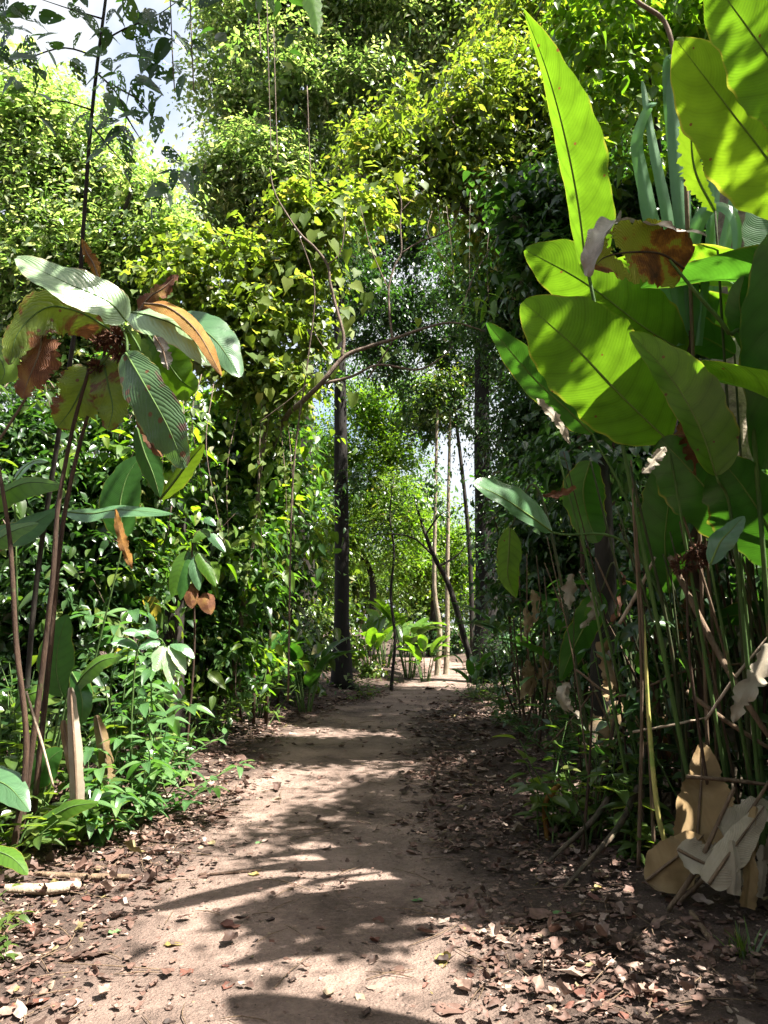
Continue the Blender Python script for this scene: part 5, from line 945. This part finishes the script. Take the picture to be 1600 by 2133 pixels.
# drooping leaf spray at the top edge
t = thing('overhead_spray', 'bright translucent jagged leaf hanging in from the top edge', 'leaves', tuple(map(float, W(640, -90, 4.5))))
for i_, (p, a, b) in enumerate(([[(610, -60, 4.5), (640, -20, 4.5), (655, 25, 4.48), (662, 72, 4.45)], 26, 26], [[(560, -60, 4.5), (562, -10, 4.5), (570, 25, 4.5)], 12, 12], [[(535, -50, 4.5), (540, 0, 4.5), (540, 28, 4.5)], 9, 9])):
    V_, F_, u_, _ = big_leaf(p, a, b, (0, -1, .3), fold=.15, ragged=.25, prof=(.8, .5), seed=i_ + 70); part('leaf', (V_, F_, u_), M['calathea'], t)
part('stem', tube([W(520, -110, 4.6), W(580, -90, 4.5), W(615, -55, 4.5)], [.008, .006, .004], 6), M['twig'], t)
for i_, (px, py0, py1, Y) in enumerate(((535, 0, 110, 6.0), (556, 60, 330, 9.5), (570, 120, 340, 9.4), (640, 240, 400, 9.3), (395, 20, 190, 5.0), (355, 60, 190, 5.0))):
    q = [W(px, py0 - 60, Y), W(px + 5, py0 * .5 + py1 * .5, Y), W(px + 9, py1, Y)]
    single('hanging_tendril', tube(q, .005 if Y < 7 else .007, 5, seg=14, wob=.1), M['twig'], ('short dark tendril at the top edge beside the jagged leaf', 'long thin tendril hanging left in front of the tallest tree', 'long thin tendril hanging just right of its neighbour before the tallest tree', 'thin tendril ending above the yellow creeper', 'fine dark tendril dangling in the patch of sky', 'fine tendril beneath the insect-eaten leaves')[i_], 'tendril')
# ================================================================ saplings, ferns and ground plants
def leafy_stems(t, stems, leaf, tpl, mat, stem_mat, n_leaf=9, whorl=False, droop=.25, r0=.007):
    """each stem: (foot point, top point); leaves along its upper part and a tuft at the tip"""
    gl, gsx = [], []
    for a, b in stems:
        a, b = np.asarray(a, float), np.asarray(b, float); m_ = a * .5 + b * .5 + rng.normal(0, .03, 3)
        part('stem', tube([a, m_, b], [r0, r0 * .8, r0 * .4], 6, seg=12), M[stem_mat], t)
        C = catmull([a, m_, b], 30); s = np.linspace(.30, 1, n_leaf); P = C[(s * 29).astype(int)]
        ang = np.arange(n_leaf) * 2.4 + rng.uniform(0, 6); h = np.stack([np.cos(ang), np.sin(ang), rng.uniform(-.15, .35, n_leaf)], -1)
        if whorl:
            h[-5:] = np.stack([np.cos(np.arange(5) * 1.256), np.sin(np.arange(5) * 1.256), rng.uniform(-.4, .2, 5)], -1); P[-5:] = C[-1]
        pet = leaf * .18
        gl.append(emit(P + h * pet, h + rng.normal(0, .15, h.shape), np.array([0, 0, 1]) + h * .3 + rng.normal(0, .25, h.shape), leaf * rng.uniform(.7, 1.2, n_leaf), tpl))
    part('foliage', join(*gl), M[mat], t)
def plant_at(name, label, cat, px, Y, n, h, spread, leaf, tpl, mat, stem='stem_green', lean=(0, 0), group=None, **k):
    f = gnd(px, Y); t = thing(name, label, cat, tuple(map(float, f)), group); st = []
    for _ in range(n):
        a = f + np.array([*rng.normal(0, spread * .35, 2), 0]); a[2] = float(gz(a[0], a[1])) - .02
        st.append((a, a + np.array([rng.normal(lean[0], spread), rng.normal(lean[1], spread), h * rng.uniform(.6, 1.1)])))
    leafy_stems(t, st, leaf, tpl, mat, stem, **k); return t
M['wet'] = foliage_mat('sunlit_gloss', [(0, (.035, .085, .030)), (.5, (.055, .120, .040)), (.95, (.085, .155, .050)), (1, (.20, .17, .04))], (1.8, 2.3, .8), .32, .27, .7)
t_ov = T_grid(9, 5, ov(.2, .8), fold=.3, droop=.35)
SAP = [('sapling', 'glossy sapling with drooping whorls of leaves beside the low paddle leaves', 330, 6.6, 5, 1.25, .22, .24), ('sapling', 'shorter glossy sapling at the edge of the lit path', 300, 6.2, 6, .75, .22, .20),
       ('sapling', 'bright low seedling nearest the smooth brown branch', 255, 5.5, 7, .42, .20, .17), ('sapling', 'leafy seedling just left of the black stump', 345, 7.2, 5, .9, .2, .19),
       ('sapling', 'tall glossy sapling behind the pale standing sheath', 265, 6.9, 5, 1.6, .22, .21), ('sapling', 'low sprawling seedling in front of the black stump', 350, 6.4, 6, .4, .25, .16),
       ('sapling', 'thin seedling between the standing sheath and the glossy whorls', 215, 5.9, 4, .6, .16, .17)]
for nm, lab, px, Y, n, h, sp, lf in SAP: plant_at(nm, lab, 'sapling', px, Y, n, h, sp, lf, t_ov, 'wet', n_leaf=11, whorl=True, lean=(.06, -.05))
# the drooping whorl in front
t = thing('sapling', 'arching sapling ending in five hanging oval leaves', 'sapling', gnd(290, 6.3))
part('stem', tube([gnd(290, 6.3), W(275, 1480, 6.2), W(290, 1340, 6.1), W(330, 1330, 6.0), W(345, 1345, 6.0)], [.009, .008, .006, .004], 6, seg=30), M['stem_green'], t)
for p, q, w_ in (((340, 1345), (322, 1400), 17), ((345, 1348), (354, 1425), 14), ((352, 1345), (386, 1405), 14), ((335, 1338), (290, 1352), 13), ((330, 1328), (285, 1315), 12), ((300, 1330), (255, 1318), 12), ((355, 1342), (405, 1372), 12), ((320, 1325), (308, 1275), 8), ((290, 1350), (230, 1340), 12)):
    m_ = ((p[0] + q[0]) / 2 + 3, (p[1] + q[1]) / 2 - 8); V_, F_, u_, _ = big_leaf([(*p, 6.0), (*m_, 5.95), (*q, 5.9)], w_, w_, (.35, -.8, .9), fold=.2, nu=14, nv=3, prof=(.85, .6), seed=p[0]); part('leaf', (V_, F_, u_), M['pale_top'] if q[1] > 1390 else M['calathea_blue'], t)
t = thing('sapling', 'sapling with ribbed hanging leaves, one of them browning, above the black stump', 'sapling', gnd(395, 7.6))
part('stem', tube([gnd(395, 7.6), W(405, 1350, 7.5), W(400, 1150, 7.4), W(415, 1105, 7.4), W(450, 1108, 7.4), W(490, 1070, 7.4)], [.013, .010, .007, .004], 6, seg=26), M['stem_brown'], t)
for p, q, w_, mt in (((388, 1148), (358, 1245), 18, 'calathea'), ((395, 1150), (376, 1250), 17, 'calathea_deep'), ((402, 1160), (415, 1230), 13, 'calathea_blue'), ((410, 1150), (450, 1222), 13, 'calathea'), ((400, 1215), (400, 1268), 16, 'rust'), ((425, 1235), (440, 1280), 18, 'rust'), ((440, 1105), (400, 1130), 11, 'calathea'), ((432, 1108), (470, 1150), 10, 'calathea_blue'), ((425, 1080), (450, 1095), 9, 'calathea_blue')):
    m_ = ((p[0] + q[0]) / 2 - 2, (p[1] + q[1]) / 2 - 4); V_, F_, u_, _ = big_leaf([(*p, 7.4), (*m_, 7.36), (*q, 7.35)], w_, w_, (.1, -1, .4), fold=.2, nu=14, nv=3, prof=(.8, .6), seed=p[0]); part('leaf', (V_, F_, u_), M[mt], t)
# right bank greens
RB = [('bank_plant', 'dark green seedling thicket on the right bank left of the cane', 1215, 5.3, 9, .75, .26, .15, 'mid'), ('bank_plant', 'low narrow-leaved plant hanging over the path edge by the orange bark', 1170, 5.5, 8, .5, .22, .15, 'mid'),
      ('bank_plant', 'small bright seedling at the foot of the right bank', 1310, 4.75, 4, .25, .16, .15, 'mid'), ('bank_plant', 'wide-leaved seedling pressed against the cane', 1290, 5.1, 5, .75, .18, .18, 'mid'),
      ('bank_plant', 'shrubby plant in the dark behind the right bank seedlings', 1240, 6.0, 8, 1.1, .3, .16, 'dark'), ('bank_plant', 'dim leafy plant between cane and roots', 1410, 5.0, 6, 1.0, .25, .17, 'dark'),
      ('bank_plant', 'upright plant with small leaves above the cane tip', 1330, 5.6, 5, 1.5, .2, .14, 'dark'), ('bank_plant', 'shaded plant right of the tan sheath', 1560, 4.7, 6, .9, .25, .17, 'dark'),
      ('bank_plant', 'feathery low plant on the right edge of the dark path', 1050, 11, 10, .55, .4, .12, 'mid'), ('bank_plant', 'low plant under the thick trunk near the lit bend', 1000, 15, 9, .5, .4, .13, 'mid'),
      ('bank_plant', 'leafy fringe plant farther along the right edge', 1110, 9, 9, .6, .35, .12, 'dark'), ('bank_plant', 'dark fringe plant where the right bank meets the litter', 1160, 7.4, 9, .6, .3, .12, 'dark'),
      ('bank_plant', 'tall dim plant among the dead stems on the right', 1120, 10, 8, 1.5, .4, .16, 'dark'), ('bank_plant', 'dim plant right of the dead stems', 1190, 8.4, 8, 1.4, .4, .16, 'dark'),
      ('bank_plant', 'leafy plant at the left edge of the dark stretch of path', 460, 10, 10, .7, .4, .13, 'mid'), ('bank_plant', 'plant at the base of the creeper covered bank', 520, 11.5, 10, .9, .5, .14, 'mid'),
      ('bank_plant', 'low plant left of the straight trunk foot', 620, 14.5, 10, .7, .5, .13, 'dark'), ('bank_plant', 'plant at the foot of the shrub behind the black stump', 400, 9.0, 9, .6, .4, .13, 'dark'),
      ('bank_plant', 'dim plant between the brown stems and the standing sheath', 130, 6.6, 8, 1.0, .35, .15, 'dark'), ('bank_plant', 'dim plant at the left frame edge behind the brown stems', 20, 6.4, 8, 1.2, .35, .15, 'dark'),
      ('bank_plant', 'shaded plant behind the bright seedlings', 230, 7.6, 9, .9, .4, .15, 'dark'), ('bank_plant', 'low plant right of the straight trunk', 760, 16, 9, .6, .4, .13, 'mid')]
RB += [('bank_plant', 'leafy plant crowding round the foot of the left frame edge stem', 20, 5.5, 9, .7, .28, .16, 'mid'), ('bank_plant', 'broad leafy plant filling the gap behind the pale grey leaning stick', 95, 5.9, 10, .85, .28, .17, 'mid'),
       ('bank_plant', 'low leafy plant at the foot of the pale standing sheath', 175, 5.35, 8, .4, .22, .14, 'mid'), ('bank_plant', 'leafy seedling bunch left of the smooth brown branch', 60, 5.0, 7, .35, .2, .14, 'mid'),
       ('bank_plant', 'low plant pushing out over the litter beyond the bright seedlings', 395, 7.6, 9, .55, .3, .14, 'wet')]
for nm, lab, px, Y, n, h, sp, lf, mt in RB: plant_at(nm, lab, 'plant', px, Y, n, h, sp, lf, T_OVATE if Y < 7 else T_OVATE_LO, mt, n_leaf=10)
for lab, px, Y, n in (('small pinnate seedling on the litter at the lower left edge', 40, 3.95, 4), ('tiny seedling in the shaded litter at lower left', 45, 3.6, 3), ('small seedling at the left frame edge below the bent bright leaf', 5, 4.2, 4)):
    plant_at('seedling', lab, 'seedling', px, Y, n, .13, .08, .07, t_ov, 'mid', n_leaf=8, r0=.003)
t = thing('grass_tuft', 'small tuft of grass in the bottom right shade', 'grass', gnd(1505, 3.55)); f = gnd(1505, 3.55); n_ = 34
part('blade', emit(np.repeat(f[None], n_, 0) + rng.normal(0, .03, (n_, 3)) * [1, 1, 0], np.stack([rng.normal(0, .5, n_), rng.normal(0, .5, n_), np.ones(n_)], -1), rdir(n_), rng.uniform(.08, .2, n_), T_grid(6, 3, ov(.035, .6), fold=.3, droop=.3)), M['mid'], t)

# broad-leaved clumps farther along the path (one kind, copied)
def clump_proto(seed, n, name, label, mat):
    r = np.random.default_rng(seed); t = thing(name, label, 'plant', (0, 0, 0), 'broad-leaved clumps along the path')
    for k_ in range(n):
        a = 6.283 * k_ / n + r.normal(0, .3); ln = r.uniform(.45, .75); h = r.uniform(.35, .95); o_ = np.array([math.cos(a), math.sin(a), 0])
        foot = o_ * r.uniform(.02, .12); b = foot + o_ * h * .28 + np.array([0, 0, h]); up = r.uniform(.25, .95)
        part('stem', tube([foot - [0, 0, .05], foot * .5 + b * .5, b], [.014, .01, .006], 6, seg=8), M['stem_green'], t)
        V_, F_ = emit(b[None], (o_ * (1 - up * .7) + np.array([0, 0, up]))[None], (np.array([0, 0, 1]) * (1 - up) - o_ * up + np.array([0, 0, .3]))[None], np.array([ln]), T_PADDLE)
        part('leaf', (V_, F_, np.tile(PADUV, (1, 1))), M[mat], t)
    return t
PADUV = np.stack(np.meshgrid(np.linspace(0, 1, 7), np.linspace(0, 1, 10)), -1).reshape(-1, 2)
CPS = [((850, 22.0, 1.75), 'sunlit bright green paddle-leaved clump, the largest beside the far bend'), ((885, 20.5, 1.0), 'smaller bright clump on the path edge below the largest one'), ((770, 21, 1.35), 'paddle-leaved clump between straight trunk and slim sapling'), ((800, 24.5, 1.5), 'bright clump partly behind the slim sapling'),
       ((540, 12.5, 1.1), 'shaded paddle-leaved clump on the left bank below the creeper'), ((985, 16.2, .75), 'dark clump with a leaf lying out over the far path'), ((470, 12, .8), 'dim clump with broad leaves at the edge of the left thicket'), ((1090, 13, 1.3), 'shaded clump under the thickest trunk on the right'),
       ((1240, 9.2, 1.4), 'clump deep in shade behind the shaded brown trunk'), ((640, 13.5, 1.0), 'low dark clump beside the lit litter left of the path'), ((1500, 7.0, 1.5), 'shaded clump behind the mottled trunk')]
pr = [clump_proto(3, 13, 'paddle_leaf_clump', 'x', 'calathea'), clump_proto(4, 12, 'paddle_leaf_clump', 'x', 'calathea_deep')]
used = [False, False]
for i_, ((px, Y, sc), lab) in enumerate(CPS):
    kind = 0 if i_ < 4 else 1
    o = pr[kind] if not used[kind] else copy_tree(pr[kind]); used[kind] = True
    f = gnd(px, Y, 0); o.location = f; o.scale = (sc,) * 3; o.rotation_euler = (0, 0, i_ * 1.9); o['label'] = lab
# dead hanging leaves and dry stems among the right-hand shade
rs = np.random.default_rng(77)
t = thing('dead_stem_clump', 'bundle of dry upright stems on the right bank in front of the thickest trunk', 'dead plant', gnd(1105, 9.6))
for k_ in range(24):
    a = gnd(rs.uniform(1070, 1180), rs.uniform(8.6, 10.6)); b = a + np.array([rs.normal(-.05, .22), rs.normal(0, .2), rs.uniform(.8, 2.3)])
    part('stem', tube([a, a * .5 + b * .5 + rs.normal(0, .05, 3), b], [.016, .012, .007], 6, seg=10, wob=.1), M['stalk_dry' if k_ % 3 else 'stem_brown'], t)
for k_ in range(7):
    p = (rs.uniform(1080, 1150), rs.uniform(1180, 1400)); V_, F_, u_, _ = big_leaf([(p[0], p[1], 9.4), (p[0] + 8, p[1] + 28, 9.35), (p[0] + rs.uniform(-8, 22), p[1] + rs.uniform(50, 80), 9.35)], 11, 12, (-.3, -1, .2), fold=.4, wave=.25, ragged=.25, nu=18, nv=4, seed=k_); part('leaf', (V_, F_, u_), M['tan'], t)

# ================================================================ single fallen leaves lying out on the path
fl = [raw_mesh('fallen_leaf', *(lambda vv: (vv[0] * [1.25, 1.25, 1.25], [vv[1]]))(q), M['litter']) for q in LT]
def fallen(px, py, ln, mat, label, group, k_, rot=None):
    # where that line of sight meets the ground
    lo, hi = 2.2, 30.
    for _ in range(40):
        y = (lo + hi) / 2; p = W(px, py, y)
        if p[2] > gz(p[0], y): lo = y
        else: hi = y
    me = fl[k_ % len(fl)]
    if mat != 'litter':
        key = 'fallen_' + mat + str(k_ % len(fl)); me2 = bpy.data.meshes.get(key)
        if me2 is None: me2 = me.copy(); me2.name = key; me2.materials[0] = M[mat]
        me = me2
    o = link('fallen_leaf', me); o.location = (float(p[0]), float(y), float(gz(p[0], y)) + .013); o.scale = (ln,) * 3
    o.rotation_euler = (rng.normal(0, .1), rng.normal(0, .1), rng.uniform(0, 6.28) if rot is None else rot); tag(o, label, 'fallen leaf', group)
ONE = [(870, 1882, .085, 'litter_green', 'single green leaf lying on the dark shaded soil mid path'), (1168, 1904, .14, 'litter_green', 'fallen pale green leaf beside the dark twig on the right'), (528, 1828, .08, 'litter_yellow', 'yellowish green leaf on the lit soil left of the path middle'), (362, 1974, .10, 'litter_yellow', 'yellow leaf on the lit ground at lower left'),
       (600, 2096, .15, 'litter_red', 'large reddish leaf on the lit path at the bottom'), (685, 2078, .10, 'litter', 'curled brown leaf just right of the large reddish leaf'), (240, 1948, .10, 'litter_green', 'thin green leaf in the shaded litter at left'), (1092, 1758, .15, 'litter_red', 'curled red brown leaf in the sun patch by the right bank'),
       (925, 2012, .12, 'litter_yellow', 'pale tan lobed leaf right of the path middle near the bottom'), (940, 2112, .15, 'litter', 'round brown leaf at the bottom in the shade'), (485, 2025, .11, 'litter_red', 'pointed red leaf standing on the lit soil'), (1240, 1862, .10, 'litter_yellow', 'small pale leaf on the dark soil at the right'), (540, 1760, .07, 'litter_green', 'small green leaf on the far lit soil'),
       (1400, 1880, .16, 'litter_red', 'large orange brown leaf at the foot of the cane'), (480, 1938, .12, 'litter_red', 'dark red folded leaf on the lit edge of the path'), (60, 2100, .16, 'litter_red', 'big rust red leaf in the bottom left corner'), (680, 2105, .11, 'litter', 'flat brown leaf below the curled one')]
for i_, (a, b, l, mt, lab) in enumerate(ONE): fallen(a, b, l * .8, mt, lab, None, i_)
Z = [((330, 700), (1900, 2128), 26, .075, 'dry brown leaf lying loose on the lit lower path'), ((720, 1300), (1800, 2128), 34, .085, 'dry brown leaf lying on the shaded right half of the path'), ((450, 900), (1640, 1800), 22, .07, 'dry leaf lying on the sunny middle stretch of path'), ((0, 330), (1780, 2128), 40, .10, 'large dry leaf on top of the litter at lower left'), ((1150, 1600), (1900, 2128), 36, .10, 'large dry leaf in the shaded litter at lower right'), ((850, 1130), (1560, 1790), 26, .085, 'dry leaf in the dark litter along the right edge of the path')]
for (xa, xb), (ya, yb), n, ln, lab in Z:
    for k_ in range(n): fallen(rs.uniform(xa, xb), rs.uniform(ya, yb), ln * rs.uniform(.35, 1.0), rs.choice(['litter', 'litter', 'litter', 'litter_red']), lab, lab.replace('dry brown leaf', 'dry leaves').replace('dry leaf', 'dry leaves').replace('large ', ''), k_ + rs.integers(0, 9))
